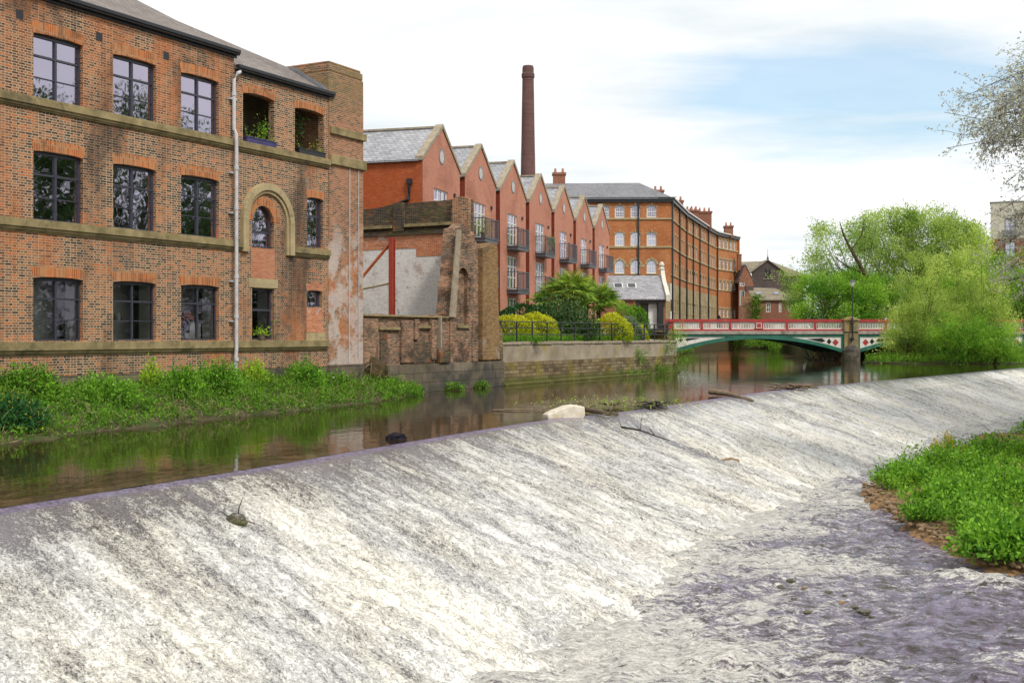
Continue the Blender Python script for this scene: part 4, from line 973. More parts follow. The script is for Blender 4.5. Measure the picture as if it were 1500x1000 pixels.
# second small bracket sign: person on the bridge
def person():
    lo=Mb@Vector(((1059-986)*s,1.2,bz(488)))
    root=thing('person','pedestrian in a dark hooded coat walking over the bridge, seen above the red parapet','person',lo,R(90))
    me=bpy.data.meshes.new('body')
    J=dict(pel=(0,0,.95),sp=(0,.02,1.2),ch=(0,.0,1.38),nk=(0,0,1.5),hd=(0,-.03,1.62),ht=(0,-.02,1.74),
        ls=(-.19,0,1.42),le=(-.24,.02,1.13),lw=(-.22,-.12,.9),lh=(-.21,-.17,.82),rs=(.19,0,1.42),re=(.24,.03,1.13),rw=(.22,-.1,.9),rh=(.21,-.15,.82),
        lhp=(-.1,0,.9),lk=(-.11,-.08,.5),la=(-.11,.05,.09),lf=(-.11,-.13,.03),rhp=(.1,0,.9),rk=(.11,.05,.5),ra=(.11,.2,.1),rf=(.11,.03,.03))
    rad=dict(pel=.15,sp=.14,ch=.16,nk=.06,hd=.10,ht=.08,ls=.075,le=.055,lw=.035,lh=.04,rs=.075,re=.055,rw=.035,rh=.04,lhp=.1,lk=.065,la=.045,lf=.04,rhp=.1,rk=.065,ra=.045,rf=.04)
    E=[('pel','sp'),('sp','ch'),('ch','nk'),('nk','hd'),('hd','ht'),('ch','ls'),('ls','le'),('le','lw'),('lw','lh'),('ch','rs'),('rs','re'),('re','rw'),('rw','rh'),('pel','lhp'),('lhp','lk'),('lk','la'),('la','lf'),('pel','rhp'),('rhp','rk'),('rk','ra'),('ra','rf')]
    ks=list(J); me.from_pydata([J[k] for k in ks],[(ks.index(a),ks.index(b)) for a,b in E],[])
    o=bpy.data.objects.new('body',me); COL.objects.link(o); o.parent=root
    o.modifiers.new('skin','SKIN'); 
    for i,k in enumerate(ks): me.skin_vertices[0].data[i].radius=(rad[k],rad[k]*(.8 if k in('ch','sp','pel') else 1)); me.skin_vertices[0].data[i].use_root=(k=='pel')
    o.modifiers.new('sub','SUBSURF').levels=1; o.modifiers['sub'].render_levels=2
    me.materials.append(MATS['skin'])
    c=MB(); c.lathe([(.24,.55),(.23,.9),(.22,1.2),(.26,1.38),(.2,1.48),(.09,1.53)],n=14); c.build('coat','coat_dark',root,smooth=True)
    for sx in (-1,1): MB().tube([(sx*.2,0,1.43),(sx*.26,.02,1.13),(sx*.23,-.12,.9)],[.085,.07,.055],8).build('sleeve','coat_dark',root,smooth=True)
    MB().tube([(0,.02,1.46),(0,.03,1.6),(0,.05,1.72),(0,.03,1.8)],[.13,.145,.13,.04],10).build('hood','coat_dark',root,smooth=True)
    for sx,y in ((-1,-.02),(1,.06)): MB().tube([(sx*.1,0,.95),(sx*.11,y,.5),(sx*.11,y*2+.05,.12)],[.12,.085,.07],8).build('trouser_leg','frame_grey',root,smooth=True)
person()
# ================================================================ WATER
crest=[(-22,-14),(-14.2,3.0),(-10.4,10.7),(-7.41,17.1),(-6.2,19.5),(-4.6,22.8),(-1.7,29.4),(.95,34.9),(3.76,39.0),(8.15,47.0),(12.65,54.7),(19.5,64),(29,77),(39.9,92.0),(55,112),(75,138)]
def catmull(pts,n=12):
    o=[]
    for i in range(len(pts)-1):
        p0=Vector(pts[max(i-1,0)]);p1=Vector(pts[i]);p2=Vector(pts[i+1]);p3=Vector(pts[min(i+2,len(pts)-1)])
        for k in range(n):
            t=k/n; o.append(.5*((2*p1)+(p2-p0)*t+(2*p0-5*p1+4*p2-p3)*t*t+(3*p1-p0-3*p2+p3)*t**3))
    o.append(Vector(pts[-1])); return np.array([(p.x,p.y) for p in o])
CR=catmull(crest)
seg=np.linalg.norm(np.diff(CR,axis=0),axis=1); arc=np.concatenate([[0],np.cumsum(seg)])
def crest_at(u):
    x=np.interp(u,arc,CR[:,0]); y=np.interp(u,arc,CR[:,1])
    dx=np.interp(u+1.5,arc,CR[:,0])-np.interp(u-1.5,arc,CR[:,0]); dy=np.interp(u+1.5,arc,CR[:,1])-np.interp(u-1.5,arc,CR[:,1])
    L=np.hypot(dx,dy); return x,y,dy/L,-dx/L          # point + downstream normal
def h2(ix,iy,seed):
    a=(ix.astype(np.int64)*374761393+iy.astype(np.int64)*668265263+seed*69069)&0xffffffff
    a=((a^(a>>13))*1274126177)&0xffffffff
    return ((a^(a>>16))&0xffff)/65535.0
def vnoise(x,y,seed=0):
    ix=np.floor(x);iy=np.floor(y);fx=x-ix;fy=y-iy; fx=fx*fx*(3-2*fx);fy=fy*fy*(3-2*fy)
    a=h2(ix,iy,seed);b=h2(ix+1,iy,seed);c=h2(ix,iy+1,seed);d=h2(ix+1,iy+1,seed)
    return (a*(1-fx)+b*fx)*(1-fy)+(c*(1-fx)+d*fx)*fy
def fbm(x,y,oct=4,seed=0,g=.55):
    s=0;A=1;T=0
    for i in range(oct):
        s=s+A*vnoise(x*2**i+i*17.3,y*2**i+i*9.1,seed+i);T+=A;A*=g
    return s/T
def gridmesh(name,XX,YY,ZZ,attrs,mat,uv=None,smooth=True):
    r,c=XX.shape; me=bpy.data.meshes.new(name); n=r*c
    me.vertices.add(n); me.vertices.foreach_set('co',np.stack([XX,YY,ZZ],-1).ravel())
    i=np.arange(n).reshape(r,c); q=np.stack([i[:-1,:-1],i[:-1,1:],i[1:,1:],i[1:,:-1]],-1).reshape(-1,4).astype(np.int32); m=len(q)
    me.loops.add(m*4); me.loops.foreach_set('vertex_index',q.ravel()); me.polygons.add(m)
    me.polygons.foreach_set('loop_start',np.arange(0,m*4,4,dtype=np.int32)); me.polygons.foreach_set('loop_total',np.full(m,4,dtype=np.int32))
    me.polygons.foreach_set('use_smooth',np.full(m,smooth))
    for k,v in attrs.items():
        a=me.attributes.new(k,'FLOAT','POINT'); a.data.foreach_set('value',v.ravel().astype(np.float32))
    if uv is not None:
        l=me.uv_layers.new(name='UVMap'); l.data.foreach_set('uv',np.stack(uv,-1).reshape(-1,2)[q.ravel()].ravel())
    me.update(calc_edges=True); me.materials.append(MATS[mat]); o=bpy.data.objects.new(name,me); COL.objects.link(o); return o
# -- still pond
def still(name,deep,bmpd,rough,scale,tintc=(1,1,1)):
    m,nt,b=newmat(name); pos=coord(nt,'Pos')
    b.inputs['Base Color'].default_value=c4(deep); b.inputs['Roughness'].default_value=rough; b.inputs['IOR'].default_value=1.33
    b.inputs['Specular Tint'].default_value=c4(tintc)
    mp=mapping(nt,pos,(1,.55,1),rot=(0,0,R(-28)))
    n=mth(nt,'ADD',noise(nt,mp,scale,3,.5,.4),mth(nt,'MULTIPLY',noise(nt,mp,scale*.22,2),1.2))
    mk=ramp(nt,noise(nt,pos,.07,3),[(.4,.35),(.65,1.0)])
    sy=nd(nt,'ShaderNodeSeparateXYZ'); lk(nt,pos,sy.inputs[0]); mr=nd(nt,'ShaderNodeMapRange',interpolation_type='SMOOTHSTEP'); lk(nt,sy.outputs[1],mr.inputs[0]); mr.inputs[1].default_value=128; mr.inputs[2].default_value=150; mr.inputs[3].default_value=1; mr.inputs[4].default_value=9
    n=mth(nt,'MULTIPLY',mth(nt,'MULTIPLY',n,mk),mr.outputs[0]); bump(nt,b,n,bmpd,.5); return m
still('pond_water',(.030,.020,.008),.022,.045,2.6)
# whitewater
def white(name,skewrot,uvstretch):
    m,nt,b=newmat(name); uv=coord(nt,'UV'); pos=coord(nt,'Pos')
    fo=nd(nt,'ShaderNodeAttribute',attribute_name='foam').outputs['Fac']
    st=mapping(nt,uv,(uvstretch,1,1))
    n1=noise(nt,mapping(nt,uv,(2.6,.55,1)),1.0,5,.62,.5)
    n2=noise(nt,mapping(nt,uv,(6.5,3.4,1)),1.0,5,.70,1.6)
    n3=noise(nt,pos,26,4,.7,.3)
    n5=noise(nt,mapping(nt,uv,(17,9,1)),1.0,4,.74,1.8)
    a=mth(nt,'ADD',mth(nt,'MULTIPLY',n1,.85),mth(nt,'ADD',mth(nt,'MULTIPLY',n2,.9),mth(nt,'ADD',mth(nt,'MULTIPLY',n3,.7),mth(nt,'MULTIPLY',n5,1.0))))
    a=mth(nt,'SUBTRACT',a,1.70)
    a=mth(nt,'ADD',mth(nt,'MULTIPLY',a,2.7),mth(nt,'SUBTRACT',fo,.02),clamp=True)
    n4=noise(nt,mapping(nt,uv,(1,.5,1)),.55,3,.5)
    base=mix(nt,ramp(nt,n4,[(.38,0.0),(.62,1.0)]),(.07,.065,.055),(.17,.16,.16)); base=mix(nt,ramp(nt,n5,[(.42,0.0),(.6,1.0)]),base,(.25,.235,.25))
    sx=nd(nt,'ShaderNodeSeparateXYZ'); lk(nt,uv,sx.inputs[0]); base=mix(nt,ramp(nt,sx.outputs[1],[(.0,1.0),(.30,.9),(.50,0.0)]),base,mix(nt,ramp(nt,n2,[(.4,0.0),(.6,1.0)]),(.12,.09,.15),(.33,.27,.42)))  # lilac strip at the lip: sky reflection painted into the base colour
    col=mix(nt,ramp(nt,a,[(.0,0.0),(.18,.27),(.45,.62),(.86,1.0)]),base,mix(nt,ramp(nt,n4,[(.4,0.0),(.6,1.0)]),(.93,.88,.76),(.90,.88,.83)))
    lk(nt,col,b.inputs['Base Color'])
    lk(nt,ramp(nt,a,[(.3,.10),(.6,.55)]),b.inputs['Roughness']); b.inputs['IOR'].default_value=1.33
    b.inputs['Specular Tint'].default_value=(.93,.85,1,1)
    hh=mth(nt,'ADD',mth(nt,'MULTIPLY',a,.75),mth(nt,'ADD',mth(nt,'MULTIPLY',n3,.5),mth(nt,'MULTIPLY',n2,1.0)))
    bump(nt,b,hh,.045,.8); return m
white('weir_foam',0,1)
# -- weir sheet
us=[]; u=4.0
while u<arc[-1]-6:
    us.append(u); x,y,_,_=crest_at(np.array([u])); d=max(9,math.hypot(float(x[0])+0.,float(y[0]))); u+=.0042*d if y[0]>8 else .12
us=np.array(us); VMAX=9.2
vs=np.concatenate([np.linspace(-.35,1.0,20,endpoint=False),np.linspace(1.0,VMAX,150)])
UU,VV=np.meshgrid(us,vs,indexing='ij')
cx_,cy_,nx_,ny_=crest_at(UU)
def prof(v): 
    return np.where(v<0,-.004,np.where(v<1.0,-.13*np.clip(v,0,1)**2.2,-.13-(v-1.0)*.205))-.0
kk=np.interp(UU,[20,60,110],[.30,.75,.95])
SU=UU+kk*VV; SV=VV
amp=np.interp(VV,[0,.5,1.5,4,8],[0,.015,.05,.10,.16])
h=fbm(SU*2.2,SV*.9,4,3)-.5; h2_=fbm(SU*6,SV*3.2,3,11)-.5
big=fbm(SU*.7,SV*.33,3,21)-.5
lump=1-np.abs(2*fbm(SU*3.1,SV*2.3,4,51)-1)
ZZ=prof(VV)+amp*(h*1.5+h2_*.9)+np.interp(VV,[1,3,8],[0,.05,.11])*(lump-.7)+np.interp(VV,[0,1.5,8],[0,.02,.22])*big
ramp_v=np.interp(VV,[-.4,.2,.4,.65,1.2,2.2,4,6,9.2],[-1.5,-1.1,-.25,.08,.22,.42,.56,.66,.8])
near=np.interp(cy_,[10,24,34,50,70,95],[0,0,.05,.16,.22,.25])
foam=ramp_v+np.where(VV<2.2,near*np.clip((VV-.2)/1.2,0,1)*1.0,near*.2)+(fbm(SU*.55,SV*.14,4,33)-.5)*.55+(fbm(SU*1.7,SV*.35,3,44)-.5)*.28
foam-=.27*np.clip((25-cy_)/6,0,1)*np.exp(-((VV-1.1)/.8)**2)
# dark tongues where debris parts the sheet
for px,py,wd,dep in ((905,606,.42,.62),(1060,580,.5,.3),(300,700,.6,-.35),(500,662,.8,.1)):
    g=G(px,py,0); j=np.argmin((CR[:,0]-g.x)**2+(CR[:,1]-g.y)**2); uu=arc[j]
    d=SU-(uu+kk*0+.3)-.1*VV; foam-=dep*np.exp(-(d/wd)**2)*np.clip((9-VV)/3,0,1)
hz_=hx=None
gridmesh('weir',cx_+nx_*VV,cy_+ny_*VV,ZZ,{'foam':foam},'weir_foam',uv=(SU,SV))
bpy.data.objects['weir']['kind']='structure'
# -- upper river surface up to the crest
m=MB()
left=[(-60,-14)]+[]
pts=[tuple(p) for p in CR[::4]]
for i in range(len(pts)-1):
    (xa,ya),(xb,yb)=pts[i],pts[i+1]; m.quad((-90,ya,0),(xa,ya,0),(xb,yb,0),(-90,yb,0))
m.quad((-90,138,0),(75,138,0),(140,400,0),(-90,400,0))
o=m.build('river','pond_water'); tag(o,kind='structure')
# -- lower river (polar grid round the viewpoint)
th=np.radians(np.concatenate([np.linspace(-44,-27,50,endpoint=False),np.linspace(-27,27,430),np.linspace(27.3,44,30)]))
rr=4.0*np.exp(np.linspace(0,math.log(34),430))
TT,RR_=np.meshgrid(th,rr,indexing='ij'); LX=np.sin(TT)*RR_; LY=np.cos(TT)*RR_
# coordinates along / across the weir
fl=np.stack([LX.ravel(),LY.ravel()],1); Us=np.empty(len(fl)); Vs=np.empty(len(fl))
CC=CR[::3]; ca=arc[::3]
for s0 in range(0,len(fl),20000):
    q=fl[s0:s0+20000]; d=((q[:,None,:]-CC[None])**2).sum(-1); j=d.argmin(1)
    x,y,nx,ny=crest_at(ca[j]); tx,ty=-ny,nx
    du=(q[:,0]-x)*tx+(q[:,1]-y)*ty; Us[s0:s0+20000]=ca[j]+du; Vs[s0:s0+20000]=(q[:,0]-x)*nx+(q[:,1]-y)*ny
LU=Us.reshape(LX.shape); LV=Vs.reshape(LX.shape)
wx=LX*.8+LY*.6; wy=-LX*.6+LY*.8
amp=np.interp(LV,[6,8,10,14,20],[.12,.16,.11,.05,.035])
hw=(fbm(wx*1.5,wy*2.6,4,5)-.5)*1.3+(1-np.abs(2*fbm(wx*.8,wy*1.5,3,9)-1))*.5-.35
blob=fbm(wx*.5,wy*.55,4,70)
ZL=-1.52+amp*hw*1.25+(fbm(wx*4,wy*7,3,88)-.5)*.06+(.5-np.abs(fbm(wx*2.2,wy*4.5,3,89)-.5)*4)*.03
hump=np.zeros_like(LX)
for px,py,r,hh in ((1400,843,.55,.16),(1460,852,.6,.17),(1412,872,.5,.14),(1482,962,.5,.18),(1445,985,.5,.14),(1240,962,.5,.10),(1130,905,.45,.10),(1345,905,.5,.08),(1080,960,.6,.12),(1290,760,.4,.07)):
    g=G(px,py,-1.45); d2=((LX-g.x)/(r*1.3))**2+((LY-g.y)/r)**2; e_=np.exp(-d2*2.2); ZL+=hh*e_*(.7+.6*blob); hump+=e_*hh*6
LVn=LV+(fbm(LU*.3,LV*.15,4,66)-.5)*7*np.clip((LV-6.5)/2,0,1)
foamL=np.interp(LVn,[5,7.6,9.0,10.5,13,16,30],[1.05,.98,.62,.10,-.12,-.26,-.34])+(fbm(LU*.6,LV*.6,4,61)-.5)*1.0+(fbm(LU*2.5,LV*2.0,3,62)-.5)*.7+np.clip(blob-.55,0,1)*1.0
nearf=np.clip((26-LY)/14,0,1); foamL+=.05*nearf
foamL-=np.clip((LX-2.5)/5,0,1)*.26
foamL+=np.interp(LY,[30,45],[0,-.05])+hump*.45
m_,nt,b=newmat('lower_water')
def lower():
    uv=coord(nt,'UV'); pos=coord(nt,'Pos'); fo=nd(nt,'ShaderNodeAttribute',attribute_name='foam').outputs['Fac']
    n1=noise(nt,mapping(nt,pos,(1.2,2.0,1),rot=(0,0,R(35))),1.4,5,.65,.8); n2=noise(nt,mapping(nt,pos,(4,7,1),rot=(0,0,R(30))),1.0,5,.7,.6); n3=noise(nt,pos,22,4,.7)
    n5=noise(nt,mapping(nt,pos,(9,16,1),rot=(0,0,R(30))),1.0,4,.75,.8)
    a=mth(nt,'ADD',mth(nt,'MULTIPLY',n1,.8),mth(nt,'ADD',mth(nt,'MULTIPLY',n2,1.1),mth(nt,'ADD',mth(nt,'MULTIPLY',n3,.7),mth(nt,'MULTIPLY',n5,1.0))))
    a=mth(nt,'ADD',mth(nt,'MULTIPLY',mth(nt,'SUBTRACT',a,1.8),2.8),mth(nt,'ADD',fo,.12),clamp=True)
    base=mix(nt,ramp(nt,n2,[(.38,0.0),(.56,1.0)]),(.085,.065,.06),(.29,.25,.34))  # lilac ripple tone is sky reflection mixed into the brown base colour
    col=mix(nt,ramp(nt,a,[(.20,0.0),(.42,.38),(.65,.78),(.9,1.0)]),base,mix(nt,ramp(nt,n5,[(.35,0.0),(.62,1.0)]),(.42,.39,.34),(.90,.87,.79)))
    lk(nt,col,b.inputs['Base Color']); lk(nt,ramp(nt,a,[(.3,.06),(.6,.5)]),b.inputs['Roughness']); b.inputs['IOR'].default_value=1.33
    b.inputs['Specular Tint'].default_value=(.90,.83,1,1)
    bump(nt,b,mth(nt,'ADD',mth(nt,'MULTIPLY',n2,1.4),mth(nt,'ADD',mth(nt,'MULTIPLY',n1,1.6),mth(nt,'ADD',mth(nt,'MULTIPLY',n3,.3),mth(nt,'MULTIPLY',n5,.7)))),.09,1.0)
lower()
gridmesh('lower_river',LX,LY,ZL,{'foam':foamL},'lower_water',uv=(LU,LV)); bpy.data.objects['lower_river']['kind']='structure'
o=MB().box(-60,80,-60,300,-4.2,-3.8).build('riverbed','soil'); tag(o,kind='structure')
o=MB().quad((-3000,-500,-4.3),(3000,-500,-4.3),(3000,4000,-4.3),(-3000,4000,-4.3)).build('far_ground','soil'); tag(o,kind='structure')
# under the near crest: nothing; the pond body edge
# ================================================================ GROUND
# left bank terrain: follows the mill/quay line, then past the bridge
m=MB()
def gl(u): 
    p=fw(u,-.5); return p
m.poly([fw(15.3,-.45,3.27),fw(25.8,-.45,3.27),fw(25.8,-14,3.27),fw(15.3,-14,3.27)]); 
a=[fw(26.0,-.6,2.1),fw(qe-.4,-.6,2.12)]; e=Vector((15.0,117,2.9)); f=Vector((14.5,130,2.9)); g_=Vector((19.3,149,2.95))
m.poly([a[0],a[1],Vector((a[1].x-14,a[1].y+6,2.7)),Vector((a[0].x-16,a[0].y+8,2.6))])
m.poly([a[1],fw(qe-.4,-6,2.4),Vector((2,100,2.85)),Vector((a[1].x-14,a[1].y+6,2.7))])
m.poly([fw(qe-.4,-5,2.35),Vector((15.2,112,2.87)),Vector((15.0,150,2.9)),Vector((0,150,2.9)),Vector((2,100,2.85))])
o=m.build('ground','soil'); tag(o,kind='structure')
o=MB().poly([fw(qe-8,-.7,2.16),fw(qe-.3,-.7,2.17),fw(qe-.3,-5,2.42),Vector((15.3,112,2.9)),Vector((15.3,117,2.9)),Vector((7.5,117,2.93)),Vector((7.5,96,2.75)),fw(qe-8,-4,2.5)]).build('pavement','paving'); tag(o,kind='structure')
m=MB(); m.hprism([(15.8,122),(15.8,149),(20.0,149),(24.4,167),(28.3,180),(31,190),(34.4,200),(39,209),(60,235),(110,260),(40,300),(-120,300),(-120,122)],-3,2.9)
o=m.build('far_bank_ground','soil'); tag(o,kind='structure')
# river bank strip in front of the near mill (earth slope)
n=90; uu_=np.linspace(-12,19.5,n); wv=np.linspace(0,1,14)
edge=np.interp(uu_,[-12,-6,-2,2,6,10,14,17,19.5],[6.0,5.2,4.4,3.9,3.6,3.1,2.4,1.5,.5])+.25*(fbm(uu_*.9,uu_*0,3,2)-.5)*2
UUb,WW=np.meshgrid(uu_,wv,indexing='ij'); wd=edge[:,None]*WW*1.12
BX=FO[0]+FD.x*UUb+FD.y*(wd+.0); BYy=FO[1]+FD.y*UUb-FD.x*(wd)
topz=np.interp(uu_,[-12,8,14,19.5],[.95,.85,.6,.15])[:,None]
BZ=topz*(1-WW**1.6)*1.0+ (fbm(UUb*1.5,wd*1.5,4,8)-.5)*.25-.12*WW
BZ=np.where(WW>.97,-.3,BZ)
gridmesh('bank',BX,BYy,BZ,{},'bank_earth'); bpy.data.objects['bank']['kind']='structure'
def bank_pt(u,f):
    e=np.interp(u,uu_,edge); w=e*f; z=np.interp(u,[-12,8,14,19.5],[.95,.85,.6,.15])*(1-f**1.6)*1.0-.06
    return FO[0]+FD.x*u+FD.y*w, FO[1]+FD.y*u-FD.x*w, z
# undergrowth (uncountable) along the bank
def undergrowth(name,B,h,k,size,mat,label,spread=.35,tb=0.,aspect=.45,up=.35,kind='stuff'):
    n=len(B); d=rng.normal(size=(n,3))*spread; d[:,2]=1; d/=np.linalg.norm(d,axis=1)[:,None]
    hh=h*rng.uniform(.45,1.25,n); p,dd,t=strands(B,d,hh,k,spread=size*.7)
    ct=np.repeat(rng.normal(0,.2,n),k); o=leafcloud(name,p,size,mat,None,.2+.5*t+ct+tb,aspect,up,dd,1.1)  # low leaves darker, tips lighter: shade among the stems painted as leaf colour
    tag(o,kind=kind); o['label']=label; o['category']='undergrowth'; return o
def bank_bases(n,u0,u1,f0=.05,f1=1.0):
    u=rng.uniform(u0,u1,n); f=rng.uniform(f0,f1,n); x,y,z=bank_pt(u,f); return np.stack([x,y,z],1),u,f
B,u,f=bank_bases(3300,-9,18.5); dens=fbm(u*1.1,f*2.5,3,77); keep=dens>.38; B=B[keep]; hs_=.18+.42*np.clip(dens[keep]-.35,0,.4)*2.2
undergrowth('undergrowth',B,hs_,13,.095,'leaf_weed','mixed green weeds covering the bank below the near brick mill')
B,u,f=bank_bases(900,-9,19,.3,1.05); undergrowth('undergrowth',B,.35,10,.08,'leaf_bright','low bright green weeds along the edge of the mill bank')
B,u,f=bank_bases(1100,-8,17,.1,1.1); undergrowth('grass',B,.55,7,.20,'leaf_bank','long arching grass and dead stems on the mill bank',spread=.6,aspect=.08)
B,u,f=bank_bases(350,-7,13,.7,1.1); undergrowth('dead_stems',B,.4,6,.22,'dry_stem','dry straw-coloured stems trailing at the water edge of the mill bank',spread=.9,aspect=.06,up=-.1)
def bb(px,py,Yoff=0,f=None,z=None):
    """bank spot under pixel px: intersect sight line with bank at fraction f"""
    lo,hi=-14,20
    for _ in range(40):
        mid=(lo+hi)/2; x,y,zz=bank_pt(mid,f); 
        if 750+F*x/y<px: lo=mid
        else: hi=mid
    x,y,zz=bank_pt(mid,f); return (float(x),float(y),float(zz))
BL='bushes on the bank below the near mill'
bush('bush','dark ivy-like bush with yellow flowers at the far left water edge','bush',bb(12,0,f=.80),1.0,.9,0.79,5460,.10,'leaf_deep',BL,flowers=('flower_yellow',70,.06))
bush('bush','tall shaded bush against the mill plinth at the far left','bush',bb(40,0,f=.25),1.1,.7,1.01,4680,.10,'leaf_weed',BL)
bush('bush','rounded bright green bush below the left-hand ground-floor window','bush',bb(150,0,f=.5),1.15,.8,0.85,5460,.10,'leaf_bright',BL)
bush('bush','narrow upright leafy weed between the two left-hand ground-floor windows','bush',bb(222,0,f=.2),.4,.4,1.01,1690,.09,'leaf_lime',BL)
bush('bush','dark green bush left of the foot of the drainpipe','bush',bb(268,0,f=.45),.75,.6,0.98,4160,.10,'leaf_bright',BL)
bush('bush','tallest deep green bush at the foot of the drainpipe','bush',bb(318,0,f=.5),1.0,.75,1.21,6760,.10,'leaf_bright',BL)
bush('bush','yellow-green bush just right of the drainpipe foot','bush',bb(372,0,f=.25),.6,.5,0.93,2860,.09,'leaf_lime',BL)
bush('bush','dense rounded green bush in front of the narrow arched bay','bush',bb(445,0,f=.42),.85,.7,1.09,6240,.10,'leaf_bright',BL)
bush('bush','low green bush with pale flower heads below the tall flue','bush',bb(492,0,f=.35),.6,.5,0.64,2340,.09,'leaf_weed',BL,flowers=('flower_white',60,.05))
bush('bush','small grassy clump at the downstream tip of the bank','bush',bb(566,0,f=.6),.7,.5,0.45,1950,.09,'leaf_bright',BL)
bush('bush','low tuft on the water line below the ruined wall','bush',fw(21.6,.45,0),.6,.35,.42,900,.08,'leaf_bright',BL)
bush('bush','tiny tuft at the foot of the stone plinth beside the yellow quay stones','bush',fw(24.2,.5,0),.45,.3,.35,600,.08,'leaf_bright',BL)
rk=thing('earth_lump','brown lump of earth and roots at the corner of the tall flue','rock',fw(15.75,.25,.9))
def rock(name,r,mat,parent=None,loc=None,seed=0,sq=(1,1,.6)):
    me=bpy.data.meshes.new(name); bm=__import__('bmesh').new(); __import__('bmesh').ops.create_icosphere(bm,subdivisions=3,radius=r)
    rs=np.random.default_rng(seed); off=rs.uniform(0,50,3)
    from mathutils import noise as mn
    for v in bm.verts:
        k=1+.42*mn.noise(v.co*(1.4/r)+Vector(off))+.15*mn.noise(v.co*(4/r)+Vector(off)); v.co=Vector((v.co.x*sq[0]*k,v.co.y*sq[1]*k,v.co.z*sq[2]*k))
    bm.to_mesh(me); bm.free(); me.materials.append(MATS[mat]); o=bpy.data.objects.new(name,me); COL.objects.link(o)
    if parent is not None: o.parent=parent
    if loc is not None: o.location=loc
    return o
rock('lump','wet_rock' and 'bank_earth' and 'old_timber' if 0 else 'driftwood',rk) if 0 else rock('lump',.62,'soil',rk,None,5,(1,.7,1))
m=MB(); 
for k in range(9): a=random.uniform(0,6.28); m.tube([(0,0,.2),(.5*math.cos(a),.3*math.sin(a)-.2,random.uniform(-.3,.5)),(.9*math.cos(a),.4*math.sin(a)-.3,random.uniform(-.6,.3))],[.04,.03,.012],5)
m.build('root','driftwood',rk)
# moss/vegetation on quay
def quay_tuft(u,z,r,h,n,mat,label):
    t=thing('wall_plant',label,'plant',fw(u,.16,z),0,'plants growing on the quay wall')
    a=rng.normal(size=(n,3))*np.array([r*.5,r*.35,h*.4]); 
    leafcloud('leaves',a,.10,mat,t,aspect=.5)
    MB().tube([(0,0,-h*.3),(0,0,h*.4)],.012,4).build('stem','bark',t)
quay_tuft(44.3,1.15,.7,.8,600,'leaf_bright','dark green plant growing halfway up the quay wall')
quay_tuft(47.5,.35,1.6,.7,1200,'leaf_weed','long green weed growth at the water line of the quay wall')
quay_tuft(50.7,.6,1.2,1.6,1300,'leaf_bank','yellow-green growth draping the downstream corner of the quay wall')
quay_tuft(49.2,1.6,.8,.7,500,'leaf_weed','small plant just below the coping near the quay corner')
quay_tuft(51.2,2.5,.7,1.0,500,'leaf_lime','light green shrub at the top of the quay corner by the railing end')
quay_tuft(30.3,2.25,.5,.25,260,'leaf_weed','low weed spilling over the quay coping near the ruin')
quay_tuft(42.3,.25,1.8,.3,600,'leaf_weed','strip of green weed at the foot of the quay wall')
# ================================================================ GARDEN
def clipped(label,px,Y,z,rx,ry,h,n,mat,size=.11,name='hedge_bush'):
    x=L0(px,Y); t=thing(name,label,'shrub',(x,Y,z),0,None)
    a=rng.normal(size=(n,3)); a/=np.linalg.norm(a,axis=1)[:,None]; a[:,2]=np.abs(a[:,2]); k=1+.22*(fbm(a[:,0]*3+9,a[:,1]*3+a[:,2]*4,4,int(px))-.5)*2
    rad=rng.uniform(.82,1.0,n)**.5*k; p=a*rad[:,None]*np.array([rx,ry,h]); cl=fbm(a[:,0]*4+3,a[:,2]*6+a[:,1]*2,3,int(px)+5)
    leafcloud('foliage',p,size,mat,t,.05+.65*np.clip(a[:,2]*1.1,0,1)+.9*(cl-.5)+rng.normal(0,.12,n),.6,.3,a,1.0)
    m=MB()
    for k in range(7): b=random.uniform(0,6.28); m.tube([(0,0,-.2),(rx*.5*math.cos(b),ry*.5*math.sin(b),h*.7)],[.05,.02],5)
    m.build('stem','bark',t); return t
GZ=2.15
clipped('wide yellow clipped bush beside the ruined wall','765' and 748,64.6,GZ,1.5,1.2,1.45,5000,'leaf_yellow')
clipped('long yellow clipped bush left of the palms','shrub' and 785,67,GZ,1.35,1.2,1.55,5000,'leaf_yellow')
clipped('dark low hedge under the gabled apartments','shrub' and 765,69.5,GZ+.2,2.0,1.0,2.0,4000,'leaf_deep',.13)
clipped('yellow clipped bush right of the palms','shrub' and 893,72.6,GZ,1.5,.9,1.55,5000,'leaf_yellow')
clipped('grey-green rounded bush beside the pink lane','shrub' and 920,76.5,GZ,.95,.9,1.55,3500,'leaf_silver')
clipped('small yellow bush next to the grey-green bush','shrub' and 935,77.5,GZ,.7,.6,1.05,1800,'leaf_yellow',.1)
clipped('small leafy shrub in front of the gatehouse door','shrub' and 934,88,2.4,.9,.8,2.3,2200,'leaf_weed',.14)
clipped('small shrub at the left end of the gatehouse','shrub' and 915,84,2.4,.9,.8,2.4,2200,'leaf_green',.14)
bush('shrub','large dark evergreen shrub in front of the palms','shrub',(L0(822,69.5),69.5,GZ),2.5,1.5,2.7,9000,.17,'leaf_dark',k=16)
bush('shrub','bluish-green spreading shrub left of the palms','shrub',(L0(798,70),70,GZ),1.5,1.2,2.5,4500,.16,'leaf_deep',k=16)
B=np.stack([rng.uniform(-1.4,6.5,900),np.zeros(900),np.full(900,2.1)],1)
uq=rng.uniform(27,46,1300); wq=-rng.uniform(.5,1.6,1300); B=np.stack([FO[0]+FD.x*uq+FD.y*wq,FO[1]+FD.y*uq-FD.x*wq,np.full(1300,2.12)],1)
undergrowth('garden_undergrowth',B,.35,9,.1,'leaf_bright','low green plants behind the black river railing')
